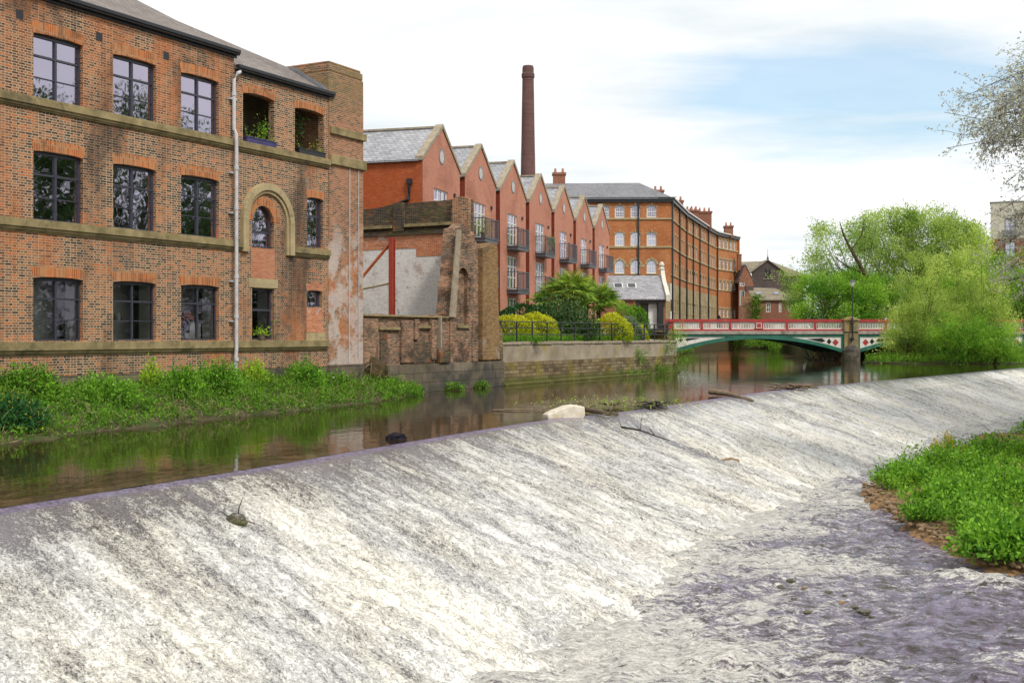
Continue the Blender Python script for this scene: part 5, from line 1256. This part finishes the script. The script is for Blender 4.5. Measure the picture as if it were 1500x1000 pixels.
def palm(label,px,Y,z,h,rf,nf,mat='leaf_palm',seed=0):
    r_=np.random.default_rng(seed); t=thing('palm_tree',label,'palm tree',(L0(px,Y),Y,z),0,'fan palms in the garden')
    m=MB(); m.tube([(0,0,-.1),(.05,0,h*.5),(0,.05,h)],[.17,.15,.12],9); m.build('trunk','bark',t)
    P_=[];D=[];T=[];st=MB()
    for i in range(nf):
        az=r_.uniform(0,6.28); el=r_.uniform(-.3,1.4); d=np.array([math.cos(az)*math.cos(el),math.sin(az)*math.cos(el),math.sin(el)])
        L=rf*r_.uniform(.38,.72); c=np.array([0,0,h])+d*L; c[2]-=.12*L*L
        if i%2==0: st.tube([(0,0,h-.1),tuple(c)],[.02,.012],4)
        side=np.cross(d,[0,0,1.]); side/=np.linalg.norm(side)+1e-6; tv=r_.uniform(.1,.95)
        for a in np.linspace(-1.75,1.75,26):
            bd=d*math.cos(a)+side*math.sin(a); bd[2]-=.35+.1*abs(a); P_.append(c);D.append(bd);T.append(tv+r_.normal(0,.1))
    leafcloud('crown',np.array(P_),rf*.46,mat,t,np.array(T),.075,0,np.array(D),.06); st.build('leaf_stalk','bark',t)
palm('tallest fan palm, standing in the middle of the dark shrubs',836,72,GZ,3.05,1.6,60,seed=1)
palm('fan palm leaning toward the ruin on the left of the group',812,73,GZ,2.5,1.5,50,seed=2)
palm('lower fan palm on the right of the group by the yellow bush',876,74.5,GZ,2.5,1.5,60,seed=3)
palm('fan palm behind the dark shrub in the gap of the group',858,75,GZ,2.6,1.5,50,seed=4)
# ================================================================ TREES
def tree(name,label,x,y,z,h,crown,trunk_r,nclump,per,size,mat,seed,group=None,k=12,slen=.9,up=.3,trunk_split=.25,lean=(0,0),minz=None,bare=0,spread=1.0,upd=.35,thin=1.0):
    """crown: list of ellipsoids (dx,dy,dz,rx,ry,rz)"""
    global rng
    old=rng; rng=np.random.default_rng(seed); r_=random.Random(seed)
    t=thing(name,label,'tree',(x,y,z),0,group); m=MB()
    top=Vector((lean[0]*.5,lean[1]*.5,h*.55)); m.tube([(0,0,-.4),(lean[0]*.1,lean[1]*.1,h*.2),top],[trunk_r*1.2,trunk_r*.9,trunk_r*.45],8)
    vol=[c[3]*c[4]*c[5] for c in crown]; tot=sum(vol); bs=[];ds=[];ct=[];ls=[]
    for ci,c in enumerate(crown):
        n=max(3,int(nclump*vol[ci]/tot))
        for i in range(n):
            d=rng.normal(size=3); d/=np.linalg.norm(d); rad=rng.uniform(.35,1.0)**.5
            p=np.array(c[:3])+d*rad*np.array(c[3:])
            if minz is not None and p[2]<minz: p[2]=minz+rng.uniform(0,.8)
            s0=r_.uniform(.15,.95); a=Vector((lean[0]*.5*s0,lean[1]*.5*s0,h*.55*s0)); b=Vector(p); mid=a.lerp(b,.5)+Vector((0,0,-.06*(b-a).length))
            if i%2==0: m.tube([a,mid,b],[trunk_r*.22,trunk_r*.13,.02],5,cap=False)
            tv=rng.normal(0,.3); cs=c[3]*.0+size*0+slen
            for j in range(per//k):
                q=rng.normal(size=3)*np.array([.55,.55,.45])*slen*spread; dd=d*.6+q*.8; dd[2]+=upd; dd/=np.linalg.norm(dd)
                bs.append(p+q*.8); ds.append(dd); ct.append(tv+.25*(d[2]*.6)); ls.append(slen*rng.uniform(.6,1.3))
    P_,D,T=strands(np.array(bs),np.array(ds),np.array(ls),k,spread=size*.9)
    tint=.36+1.25*np.repeat(ct,k)+.18*T+rng.normal(0,.12,len(T))  # outer leaves lighter: shade inside the crown put into the leaf colour
    if minz is not None: P_[:,2]=np.maximum(P_[:,2],minz-.2)
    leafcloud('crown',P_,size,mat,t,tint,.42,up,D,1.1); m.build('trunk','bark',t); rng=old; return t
TG='trees behind the bridge'
# big trees behind the bridge (Y ~ 132-150)
x=L0(1252,134)
tlimb=tree('tree','open-crowned tree with a bare leaning limb, nearest the street lamp',L0(1285,134),134,1.5,15,[(-4.2,0,10.6,3.9,3.2,3.6),(-7.6,0,7.2,3.2,3,3.2),(-2.0,0,7,3.4,3,3),(-.5,0,12.3,2.4,2.6,2.0)],.36,84,200,.24,'leaf_tree',11,TG,lean=(-6,0),slen=.95,thin=.7)
r0=tlimb.location; m=MB(); q=[P(1296,435,131),P(1266,400,130.6),P(1247,366,130.4),P(1236,345,130.2),P(1230,325,130)]; m.tube([p-r0 for p in q],[.30,.24,.17,.11,.04],7); m.tube([P(1266,400,130.6)-r0,P(1240,390,130.2)-r0,P(1222,376,130)-r0],[.14,.1,.04],6); m.tube([P(1247,366,130.4)-r0,P(1262,345,130)-r0,P(1266,322,130)-r0],[.12,.08,.03],6); m.build('limb','bark',tlimb)
tree('tree','broad bright tree rising highest behind the bridge',L0(1340,140),140,1.5,16,[(0,0,11.0,6.6,4.5,4.6),(-3.5,0,12.8,4,3.2,2.8),(3.8,0,11,4.2,3.5,3.6),(0,0,6,7,4,4)],.45,200,330,.26,'leaf_tree',12,TG,slen=.95)
tree('tree','rounded tree at the right of the tall group, beside the cream flats',L0(1405,138),138,1.5,14,[(0,0,9.6,4.2,3.6,4.2),(1.2,0,5.5,4.4,3.4,3.2)],.38,110,320,.25,'leaf_willow',13,TG,slen=.95)
tree('tree','dense low green tree left of the street lamp, behind the parapet',L0(1215,128),128,1.2,8,[(0,0,4.4,3.8,3,3.2),(2.8,0,3.8,3,3,2.8)],.25,80,330,.23,'leaf_green',14,TG,slen=.8)
tree('tree','dense green tree directly behind the street lamp',L0(1258,131),131,1.2,9,[(0,0,4.8,3.4,3,3.8)],.25,60,330,.23,'leaf_green',15,TG,slen=.8)
tree('tree','bushy tree at the far end of the low brick range',L0(1190,150),150,1.5,9,[(0,0,4.8,3.0,3,4.0)],.25,46,260,.21,'leaf_tree',16,TG,slen=.9)
tree('tree','dark green tree filling the gap behind the willow scrub',L0(1440,130),130,1.2,10,[(0,0,4.6,6,3,4.0),(-6,0,4,4,3,3.6)],.3,110,300,.2,'leaf_green',17,TG,slen=.85)
tree('tree','green tree in front of the orange brick flats at the right edge',L0(1500,124),124,1.2,11,[(0,0,6,4,3,4.6),(4,0,5,4,3,4.5)],.3,90,280,.19,'leaf_green',18,TG,slen=.85)
tree('tree','low tree behind the third bridge span, off to the right',L0(1560,132),132,1.2,12,[(0,0,7,5,4,6)],.35,80,240,.22,'leaf_tree',19,TG,slen=1.0)
# willow scrub in front of the bridge
WG='willows on the river islet in front of the bridge'
def will(label,px,Y,h,w,n,seed,mat='leaf_willow'):
    tree('willow',label,L0(px,Y),Y,.1,h,[(0,0,h*.66,w*.75,w*.55,h*.36),(0,0,h*.3,w,w*.7,h*.26)],.14,n,300,.16,mat,seed,WG,slen=1.0,k=15,up=.5,minz=.1,upd=1.0,spread=.7)
will('tall feathery willow nearest the stone bridge pier',1352,107,9.3,3.1,70,21)
will('feathery willow in the middle of the islet, tallest of the row',1400,109,9.9,3.4,78,22)
will('feathery willow at the right of the islet',1440,106,8.9,2.6,66,23)
will('short bushy willow at the left foot of the islet',1330,106,4.6,2.0,40,25)
will('low rounded bright shrub on the water line of the islet',1405,103,3.6,3.0,46,26,'leaf_green')
will('low green shrub at the right foot of the islet',1458,102.5,2.3,2.2,36,27,'leaf_green')
m=MB(); c=P(1395,520,106); pts=[]
for k in range(28): a=2*math.pi*k/28; pts.append((c.x+7.2*math.cos(a)*(1+.1*math.sin(3*a)),107+4.5*math.sin(a)*(1+.08*math.cos(5*a))))
o=m.hprism(pts,-.5,.12).build('islet','bank_earth',bev=.1); tag(o,kind='structure')
qa=rng.uniform(0,6.28,900); qr=np.sqrt(rng.uniform(.3,1.05,900)); B=np.stack([c.x+7.2*np.cos(qa)*qr,107+4.5*np.sin(qa)*qr,np.full(900,.05)],1)
undergrowth('reeds',B,.8,9,.16,'leaf_green','rough green growth round the edge of the willow islet')
# right bank ground
m=MB(); m.hprism([(36,126),(50,124),(60,120),(62,110),(58,95),(46,72),(34,52),(28,38),(24,20),(20,4),(18,-20),(140,-20),(140,300),(64,232),(44,200),(38,160),(34,140)],-3,1.3)
o=m.build('right_bank','bank_earth',bev=.3); tag(o,kind='structure')
qx=rng.uniform(34,60,1500); B=np.stack([qx,126+rng.uniform(-1.5,3,1500)-(qx-36)*.12,np.full(1500,1.1)],1); undergrowth('undergrowth',B,.9,9,.2,'leaf_green','tangled growth along the far bank under the bridge')
qx=rng.uniform(0,1,1200); B=np.stack([15.9+qx*16+rng.uniform(-.3,.6,1200)*1,np.interp(qx,[0,.15,.3,.55,.8,1],[124,150,151,168,185,203])+0*qx,np.full(1200,1.0)+1.2*0],1)
B[:,2]=.3; undergrowth('undergrowth',B,1.2,8,.25,'leaf_green','green scrub at the foot of the long mill seen under the arch')
for a_,b_ in (((39,207),(60,234)),((46,201),(64,231)),((36,162),(44,199))):
    t_=rng.uniform(0,1,700); B=np.stack([a_[0]+(b_[0]-a_[0])*t_+rng.uniform(-.6,.6,700),a_[1]+(b_[1]-a_[1])*t_-.4,rng.uniform(0,1.8,700)],1); undergrowth('undergrowth',B,1.4,9,.28,'leaf_green','green growth on the far river bank seen beneath the bridge arch')
for i_,(x_,y_,lab_) in enumerate(((24.5,34,'nearest'),(26.5,41,'second'),(28.5,48,'third'),(32,57,'fourth'),(23.5,27,'lowest'))): bush('reflection_shrub','unseen dark shrub added on the right bank to darken the pane reflections, '+lab_+' from the weir foot','shrub',(x_,y_,1.1),3.0,3.4,5.0,3000,.34,'leaf_shade','unseen shrubs added under the right bank trees')  # unseen shrubs added so the ground-floor panes mirror dark leaves
# overhanging tree on the near right bank (branches enter top right) and its neighbours
def overhang():
    t=thing('overhanging_tree','sparse small-leaved branches hanging into the sky at the top right corner','tree',(20.5,30.0,1.2))
    m=MB(); m.tube([(0,0,-.5),(.2,0,4),(-.1,.2,7.5),(-.6,.2,11)],[.42,.34,.25,.12],9); tips=[]
    r_=random.Random(5); rg=np.random.default_rng(5); bs=[];ds=[];ls=[]
    for i in range(56):
        s0=.3+.7*i/56; a=Vector((.1-.6*s0,.1,11*s0)); tgt=Vector((r_.uniform(-9.0,-7.0),r_.uniform(-1.8,1.8),r_.uniform(2.2,8.9)))
        if tgt.z<4.6: tgt.x=r_.uniform(-7.9,-7.2)
        if tgt.x<-8.0: tgt.z=r_.uniform(6.2,7.9)
        mid=a.lerp(tgt,.5)+Vector((0,0,.5)); m.tube([a,mid,tgt],[.05,.022,.006],5,cap=False)
        for j in range(30):
            s=r_.uniform(.5,1.0); b=(a.lerp(mid,s*2) if s<.5 else mid.lerp(tgt,(s-.5)*2)); d=Vector((r_.uniform(-1,.4),r_.uniform(-.8,.8),r_.uniform(-.7,.5))).normalized()
            L=r_.uniform(.4,.95); m.tube([b,b+d*L*.6,b+d*L+Vector((0,0,-.08))],[.007,.005,.002],3,cap=False)
            bs.append(b);ds.append(d);ls.append(L)
    global rng
    old=rng; rng=rg
    p,dd,T=strands(np.array([tuple(b) for b in bs]),np.array([tuple(d) for d in ds]),np.array(ls),22,spread=.07)
    leafcloud('leaves',p,.08,'leaf_copper',t,None,.5,0,dd,1.4)
    # fuller crown beyond the frame edge
    q=rng.normal(size=(16000,3))*np.array([2.4,2.6,2.2])+np.array([1.2,0,8.0]); q=q[q[:,0]>-3.9]
    leafcloud('crown',q,.12,'leaf_tree',t); rng=old
    m.build('trunk','bark',t)
overhang()
for i,(x,y,h,lab) in enumerate(((27.5,39,18.5,'large tree on the right bank beside the weir'),(31,50,17,'second large tree along the right bank'),(37,62,17,'large tree further along the right bank'),(31,26,16,'large tree on the right bank level with the viewpoint'))):
    tree('bank_tree',lab+', outside the right edge',x,y,1.2,h,[(0,0,h*.55,5.6,6.0,h*.42)],.4,90,200,.36,'leaf_shade',40+i,'large trees along the right bank',slen=1.3,k=10)
# ================================================================ GRAVEL ISLAND
out=[(8.6,19.6),(8.1,20.6),(8.2,22.8),(8.3,24.8),(8.7,28.4),(9.9,31.8),(12.6,35.2),(15.2,38.6),(18.5,40.5),(24,38),(24,20),(14,17)]
cxy=np.array([15.5,28.5]); OC=catmull(out+[out[0]],8)[:-1]
rad=np.linspace(0,1.12,26)
GX=cxy[0]+(OC[:,0][:,None]-cxy[0])*rad; GY=cxy[1]+(OC[:,1][:,None]-cxy[1])*rad
GX=np.vstack([GX,GX[:1]]); GY=np.vstack([GY,GY[:1]]); RRd=np.tile(rad,(GX.shape[0],1))
GZz=-1.15-.28*RRd**3-np.where(RRd>1,(RRd-1)*3.0,0)+(fbm(GX*1.6,GY*1.6,5,4)-.5)*.30+(fbm(GX*5,GY*5,3,14)-.5)*.12
gridmesh('gravel_island',GX,GY,GZz,{},'gravel_bar'); bpy.data.objects['gravel_island']['kind']='structure'
# pebbles along the edge : loose stones as one uncountable mass
pm=MB(); rp=random.Random(3)
import bmesh
bm=bmesh.new(); bmesh.ops.create_icosphere(bm,subdivisions=1,radius=1); icov=[v.co.copy() for v in bm.verts]; icof=[[v.index for v in f.verts] for f in bm.faces]; bm.free()
for i in range(700):
    k=rp.randrange(int(len(OC)*.62)); f=1-abs(rp.gauss(0,.055)); x=cxy[0]+(OC[k][0]-cxy[0])*f+rp.uniform(-.25,.25); y=cxy[1]+(OC[k][1]-cxy[1])*f+rp.uniform(-.4,.4)
    s_=rp.uniform(.03,.09); sx,sy,sz=s_*rp.uniform(.8,1.5),s_*rp.uniform(.8,1.4),s_*rp.uniform(.4,.8); rt=Matrix.Rotation(rp.uniform(0,6),3,'Z'); o_=Vector((x,y,-1.38+.02*rp.random()))
    pm.add([o_+rt@Vector((v.x*sx*rp.uniform(.85,1.15),v.y*sy,v.z*sz)) for v in icov],icof)
o=pm.build('pebbles','dry_rock'); tag(o,'orange-brown stones scattered along the edge of the green islet','stones',kind='stuff')
def inside(x,y,f):
    d=np.stack([x-cxy[0],y-cxy[1]],1); a=np.arctan2(d[:,1],d[:,0]); oa=np.arctan2(OC[:,1]-cxy[1],OC[:,0]-cxy[0]); orr=np.hypot(OC[:,0]-cxy[0],OC[:,1]-cxy[1]); s=np.argsort(oa)
    lim=np.interp(a,oa[s],orr[s],period=2*math.pi); return np.hypot(d[:,0],d[:,1])<lim*f
x=rng.uniform(8,21,9000); y=rng.uniform(17,41,9000); dn=fbm(x*.8,y*.8,3,90); k=inside(x,y,.94)&(dn>.43); x,y,dn=x[k],y[k],dn[k]
B=np.stack([x,y,np.full(len(x),-1.25)],1); undergrowth('undergrowth',B,.07+1.15*np.clip(dn-.36,0,.35)*2,14,.085,'leaf_bright','dense bright green leafy plants covering the gravel islet',spread=.45,aspect=.55)
x=rng.uniform(8,21,1600); y=rng.uniform(17,41,1600); k=inside(x,y,.97); x,y=x[k],y[k]; Bw=np.stack([x,y,np.full(len(x),-1.25)],1); undergrowth('undergrowth',Bw,.42,9,.07,'leaf_weed','darker small-leaved weeds mixed through the plants of the gravel islet',spread=.5); B=np.stack([x,y,np.full(len(x),-1.28)],1)
undergrowth('grass',B,.35,6,.14,'leaf_lime','thin grass blades among the plants of the gravel islet',spread=.5,aspect=.09)
IG='leafy clumps on the gravel islet'
for lab,px,py,rx,ry,h,nn,sz,mt in (
  ('leafy clump at the left tip of the gravel islet',1328,712,.9,.9,.75,3000,.085,'leaf_bright'),
  ('large rounded leafy clump in the middle of the gravel islet',1400,745,1.0,.9,.85,4200,.09,'leaf_bright'),
  ('nearest leafy clump at the bottom of the islet, with the broadest leaves',1472,815,.95,.7,.66,4200,.10,'leaf_bright'),
  ('tall leafy clump behind the near one, at the right edge of the picture',1480,735,1.1,.9,.95,4200,.09,'leaf_bright'),
  ('low clump in front of the stones at the islet edge',1440,775,.7,.6,.6,2200,.09,'leaf_bright'),
  ('clump at the back of the islet',1400,690,1.2,1.0,.8,3000,.09,'leaf_bright'),
  ('clump at the far back of the islet near the forked branch',1455,672,1.3,1.0,.8,3000,.09,'leaf_bright'),
  ('small clump between the left tip and the brown stones',1352,760,.5,.4,.4,1200,.08,'leaf_bright'),
  ('broad clump filling the centre right of the islet',1440,712,1.2,.9,.85,4000,.09,'leaf_weed')):
    g=G(px,py,-1.3); bush('leafy_clump',lab,'plant',(g.x,g.y,-1.3),rx,ry,h,nn,sz,mt,IG,aspect=.6)
g=G(1400,672,-1.3); bush('yellow_plant','pale yellow flowering plant at the back edge of the islet','plant',(g.x-.3,g.y,-1.3),.55,.4,.75,500,.07,'leaf_lime',flowers=('flower_yellow',260,.07))
m=MB(); g=G(1405,662,-1.45)
st=thing('branch','dark forked branch standing out of the water behind the islet','branch',(g.x,g.y,-1.5))
MB().tube([(.3,0,-.1),(0,0,.15),(-.25,0,.45),(-.4,.1,.8)],[.035,.03,.022,.01],6).build('stick','wet_wood',st); MB().tube([(.1,0,.05),(.5,.1,.35),(.95,.1,.4),(1.6,.2,.28)],[.03,.025,.02,.01],6).build('twig','driftwood',st)
# second bar upper right
o=rock('gravel_bar',2.2,'gravel_bar',None,(20.6,44.3,-1.62),9,(1.6,.9,.22)); tag(o,kind='structure')
bush('leafy_clump','green clump on the small brown bar at the right edge','plant',(20.3,44.6,-1.3),1.5,.9,.75,3500,.1,'leaf_bright',IG)
# ================================================================ DEBRIS AND ROCKS
def on_crest(px,py,z=0): return G(px,py,z)
g=on_crest(826,606,.1)
fb=thing('white_block','large weathered white block lodged on the weir crest','debris',(g.x,g.y,.02),R(20))
m=MB(); m.prism([(-.62,-.12),(.52,-.12),(.62,.02),(.60,.30),(.30,.36),(.05,.33),(-.35,.20),(-.62,.08)],-.24,.24); m.build('block','white_foamboard',fb,bev=.04)
MB().prism([(-.2,-.13),(.2,-.13),(.16,.1),(-.1,.16)],-.262,-.24).build('broken_face','band_stone' if 0 else 'white_foamboard',fb)
def stick(name,label,pts,r,mat,twigs=0,group=None,rs=1):
    p0=Vector(pts[0]); t=thing(name,label,'driftwood',p0,0,group); P_=[Vector(p)-p0 for p in pts]
    n=len(P_); MB().tube(P_,[r*(1-.6*i/(n-1)) for i in range(n)],8).build('log',mat,t)
    q=random.Random(rs)
    for k in range(twigs):
        b=P_[q.randrange(n)]; d=Vector((q.uniform(-1,1),q.uniform(-1,1),q.uniform(-.1,.8))).normalized(); L=q.uniform(.25,.6)
        MB().tube([b,b+d*L*.5+Vector((0,0,.04)),b+d*L],[r*.35,r*.25,r*.08],5).build('twig',mat,t)
    return t
a=on_crest(1040,574,.15); b=G(1103,588,-.15)
stick('log','thick bare log lying across the weir crest','.' and [(a.x,a.y,.18),((a.x+b.x)/2,(a.y+b.y)/2,.10),(b.x,b.y,-.12)],.13,'driftwood')
a=on_crest(858,600,.1); b=on_crest(893,606,.1); c=G(905,606,0)
stick('branch','brown broken branch beside the white block',[(a.x,a.y,.12),(b.x,b.y,.1),(c.x,c.y,.0)],.09,'old_timber',9,rs=2)
t=thing('leafy_twigs','fallen leafy twigs trailing over the crest beside the white block','branch',(on_crest(895,592,.1).x,on_crest(895,592,.1).y,.05))
q=rng.normal(size=(420,3))*np.array([1.3,1.1,.12])+np.array([0,0,.12]); q[:,2]=np.abs(q[:,2])*.9; leafcloud('leaves',q,.11,'leaf_willow',t,None,.35)
m=MB()
for k in range(16): a_=random.uniform(0,6.28); m.tube([(0,0,.02),(.8*math.cos(a_),.7*math.sin(a_),.15),(1.7*math.cos(a_),1.4*math.sin(a_),.06)],[.02,.014,.006],4)
m.build('twig','driftwood',t)
g=on_crest(960,596,.05); t=thing('twig_heap','small dark heap of twigs caught on the crest right of the white block','debris',(g.x,g.y,0))
m=MB(); q=random.Random(8)
for k in range(34): x,y=q.gauss(0,.22),q.gauss(0,.15); a_=q.uniform(0,3.14); L=q.uniform(.15,.4); z=q.uniform(.0,.2); m.tube([(x-math.cos(a_)*L,y-math.sin(a_)*L,z),(x,y,z+.05),(x+math.cos(a_)*L,y+math.sin(a_)*L,z)],[.02,.025,.01],4)
m.build('twigs','wet_wood',t)
g=on_crest(1160,568,.05); t=thing('driftwood_tuft','small brown driftwood tuft caught far along the crest','debris',(g.x,g.y,0))
m=MB()
for k in range(26): x,y=q.gauss(0,.35),q.gauss(0,.2); a_=q.uniform(0,3.14); L=q.uniform(.2,.6); z=q.uniform(.0,.2); m.tube([(x-math.cos(a_)*L,y-math.sin(a_)*L,z),(x+math.cos(a_)*L,y+math.sin(a_)*L,z+.05)],[.05,.02],4)
m.build('twigs','driftwood',t)
a=G(910,627,-.25); 
def on_weir(px,py,zoff=.04):
    z=-.2
    for _ in range(25):
        g=G(px,py,z); d=(CR[:,0]-g.x)**2+(CR[:,1]-g.y)**2; j=int(d.argmin()); x,y,nx,ny=crest_at(np.array([arc[j]])); v=float((g.x-x[0])*nx[0]+(g.y-y[0])*ny[0]); z=.6*z+.4*(float(prof(np.array([v]))[0]))
    z=float(prof(np.array([v]))[0]); g=G(px,py,z); return Vector((g.x,g.y,z+zoff))
stick('branch','thin dark branch lying down the weir slope below the leafy twigs',[on_weir(910,627),on_weir(938,636,.12),on_weir(960,642,.08),on_weir(981,650,.1)],.035,'wet_wood',5,rs=4)
g=on_crest(762,602,.0); stick('twig','floating twig just upstream of the white block',[(g.x-.9,g.y,.03),(g.x,g.y,.05),(g.x+.8,g.y+.1,.03)],.03,'driftwood',4,rs=5)
g=on_weir(348,768,0.0); t=thing('snagged_stone','mossy stone with a snagged branch in the near white water','rock',(g.x,g.y,g.z))
o=rock('stone',.13,'wet_rock',t,None,3,(1.2,.8,.8)); o.location=(0,0,.06)
MB().tube([(.0,0,.1),(.02,0,.25),(.08,0,.42)],[.012,.01,.004],5).build('twig','wet_wood',t); MB().tube([(-.25,0,.2),(-.1,0,.1),(.15,0,.02)],[.012,.014,.01],5).build('twig','wet_wood',t); MB().tube([(-.2,-.1,-.02),(.0,-.05,.12),(.25,.1,.0)],[.015,.016,.01],5).build('twig','driftwood',t)
g=G(580,643,.0); t=thing('dark_stone','black rounded stone sitting just upstream of the weir crest','rock',(g.x,g.y,0)); o=rock('stone',.2,'wet_rock',t,(0,0,.03),12,(1.2,.8,.6)); o.active_material=MATS['coat_dark']
g=on_weir(1070,676,0); o=rock('rock',.17,'dry_rock',None,(g.x,g.y,g.z),32,(1.5,.9,.6)); tag(o,'brown stone at the lower end of the dark tongue on the weir','rock')
for i,(px,py,r,mt) in enumerate(((1158,849,.09,0),(1143,858,.07,0),(1183,895,.08,0),(1214,866,.07,0),(1237,871,.05,0),(1266,895,.12,0),(1252,888,.07,0),(1276,902,.06,0),(1163,876,.05,0),(1178,860,.06,1),(1233,881,.07,1))):
    g=G(px,py,-1.45); o=rock('river_rock',r*.55,'dry_rock' if mt else 'wet_rock',None,(g.x,g.y,-1.46),50+i,(1.5,1,.7)); tag(o,'small dark mossy stone breaking the surface of the lower river' if not mt else 'small brown stone breaking the surface of the lower river','rock','stones in the lower river')
"""
for i,(px,py,r) in enumerate(((1400,845,.28),(1462,855,.30),(1412,872,.24),(1480,965,.3))):
    g=G(px,py,-1.5); o=rock('submerged_boulder',r,'dry_rock',None,(g.x,g.y,-1.55),70+i,(1.5,1,.45)); tag(o,('pale boulder just under the foam below the green islet','largest pale boulder nearest the tip of the islet stones','brownish boulder left of the two pale ones','boulder in the bottom right corner')[i],'boulder','boulders under the lower river surface')
"""
# snag of branches at the pier foot under the bridge
c=P(1218,520,119); t=thing('driftwood_snag','tangle of dark branches caught at the foot of the first bridge pier','driftwood',(c.x,119,0))
m=MB(); q=random.Random(9)
for k in range(26): x=q.uniform(-2.2,2.2); d=Vector((q.uniform(-1,1),q.uniform(-.5,.5),q.uniform(0,1.1))).normalized(); L=q.uniform(.6,1.7); m.tube([(x,0,-.1),Vector((x,0,0))+d*L*.5,Vector((x,0,0))+d*L+Vector((.1,0,0))],[.07,.045,.02],5)
m.build('branches','wet_wood',t)
# ================================================================ LIGHT, SKY, CAMERA
w=bpy.data.worlds.new('World'); SC.world=w; w.use_nodes=True; nt=w.node_tree; bg=nt.nodes['Background']
sky=nd(nt,'ShaderNodeTexSky',sky_type='NISHITA'); sky.sun_disc=False; SEL=R(48); SAZ=R(142)   # azimuth clockwise from +Y
sky.sun_elevation=SEL; sky.sun_rotation=SAZ; sky.air_density=1; sky.dust_density=1.5; sky.ozone_density=2
tc=nd(nt,'ShaderNodeTexCoord').outputs['Generated']
sv=nd(nt,'ShaderNodeSeparateXYZ'); lk(nt,tc,sv.inputs[0])
zz=mth(nt,'ADD',mth(nt,'ABSOLUTE',sv.outputs[2]),.10)
cv=nd(nt,'ShaderNodeCombineXYZ'); lk(nt,mth(nt,'DIVIDE',sv.outputs[0],zz),cv.inputs[0]); lk(nt,mth(nt,'DIVIDE',sv.outputs[1],zz),cv.inputs[1])
cn=noise(nt,mapping(nt,cv.outputs[0],(.55,.8,1),(SKYOX,SKYOY,0)),1.0,7,.55,.5)
# clearer patch of sky toward the north-east (direction based)
dt=nd(nt,'ShaderNodeVectorMath',operation='DISTANCE'); lk(nt,mapping(nt,tc,(1,1,4.0)),dt.inputs[0]); 
vd=Vector(((1230-750),1730,(491-142))).normalized(); dt.inputs[1].default_value=(vd.x,vd.y,vd.z*4.0)
patch=ramp(nt,dt.outputs['Value'],[(.06,1.0),(.27,0.0)])
f=mth(nt,'SUBTRACT',cn,mth(nt,'MULTIPLY',patch,.42))
cm_=ramp(nt,f,[(.05,0.0),(.33,1.0)])
cm2=mth(nt,'MAXIMUM',cm_,.40)
cl=mix(nt,ramp(nt,noise(nt,mapping(nt,cv.outputs[0],(.5,.7,1),(3,8,0)),1.3,6,.6),[(.38,0.0),(.60,1.0)]),(.74,.79,.815),(1.0,1.0,1.0))
skc=mix(nt,1.0,sky.outputs[0],(.125,.165,.165),'MULTIPLY')
bg2=mix(nt,cm2,skc,cl); lk(nt,bg2,bg.inputs[0]); bg.inputs[1].default_value=1.0
sd=bpy.data.lights.new('sun','SUN'); sd.energy=2.1; sd.angle=R(9); sd.color=(1,.95,.88)
so=bpy.data.objects.new('sun',sd); COL.objects.link(so); dv=Vector((math.sin(SAZ)*math.cos(SEL),math.cos(SAZ)*math.cos(SEL),math.sin(SEL))); so.rotation_euler=dv.to_track_quat('Z','Y').to_euler(); so.location=(0,0,60)
cam=bpy.data.cameras.new('camera'); cam.sensor_width=36; cam.lens=F/1500*36; cam.shift_y=-9/1500; cam.clip_end=6000; cam.clip_start=.1
co=bpy.data.objects.new('camera',cam); COL.objects.link(co); co.location=(0,0,CZ); co.rotation_euler=(R(90),0,0); SC.camera=co
SC.view_settings.view_transform='Standard'; SC.view_settings.look='None'; SC.view_settings.exposure=EXPO; SC.view_settings.gamma=1
SC.cycles.max_bounces=6; SC.cycles.transparent_max_bounces=8; SC.cycles.diffuse_bounces=2; SC.cycles.glossy_bounces=3; SC.cycles.transmission_bounces=3; SC.cycles.use_denoising=True
SC.cycles.sample_clamp_indirect=4
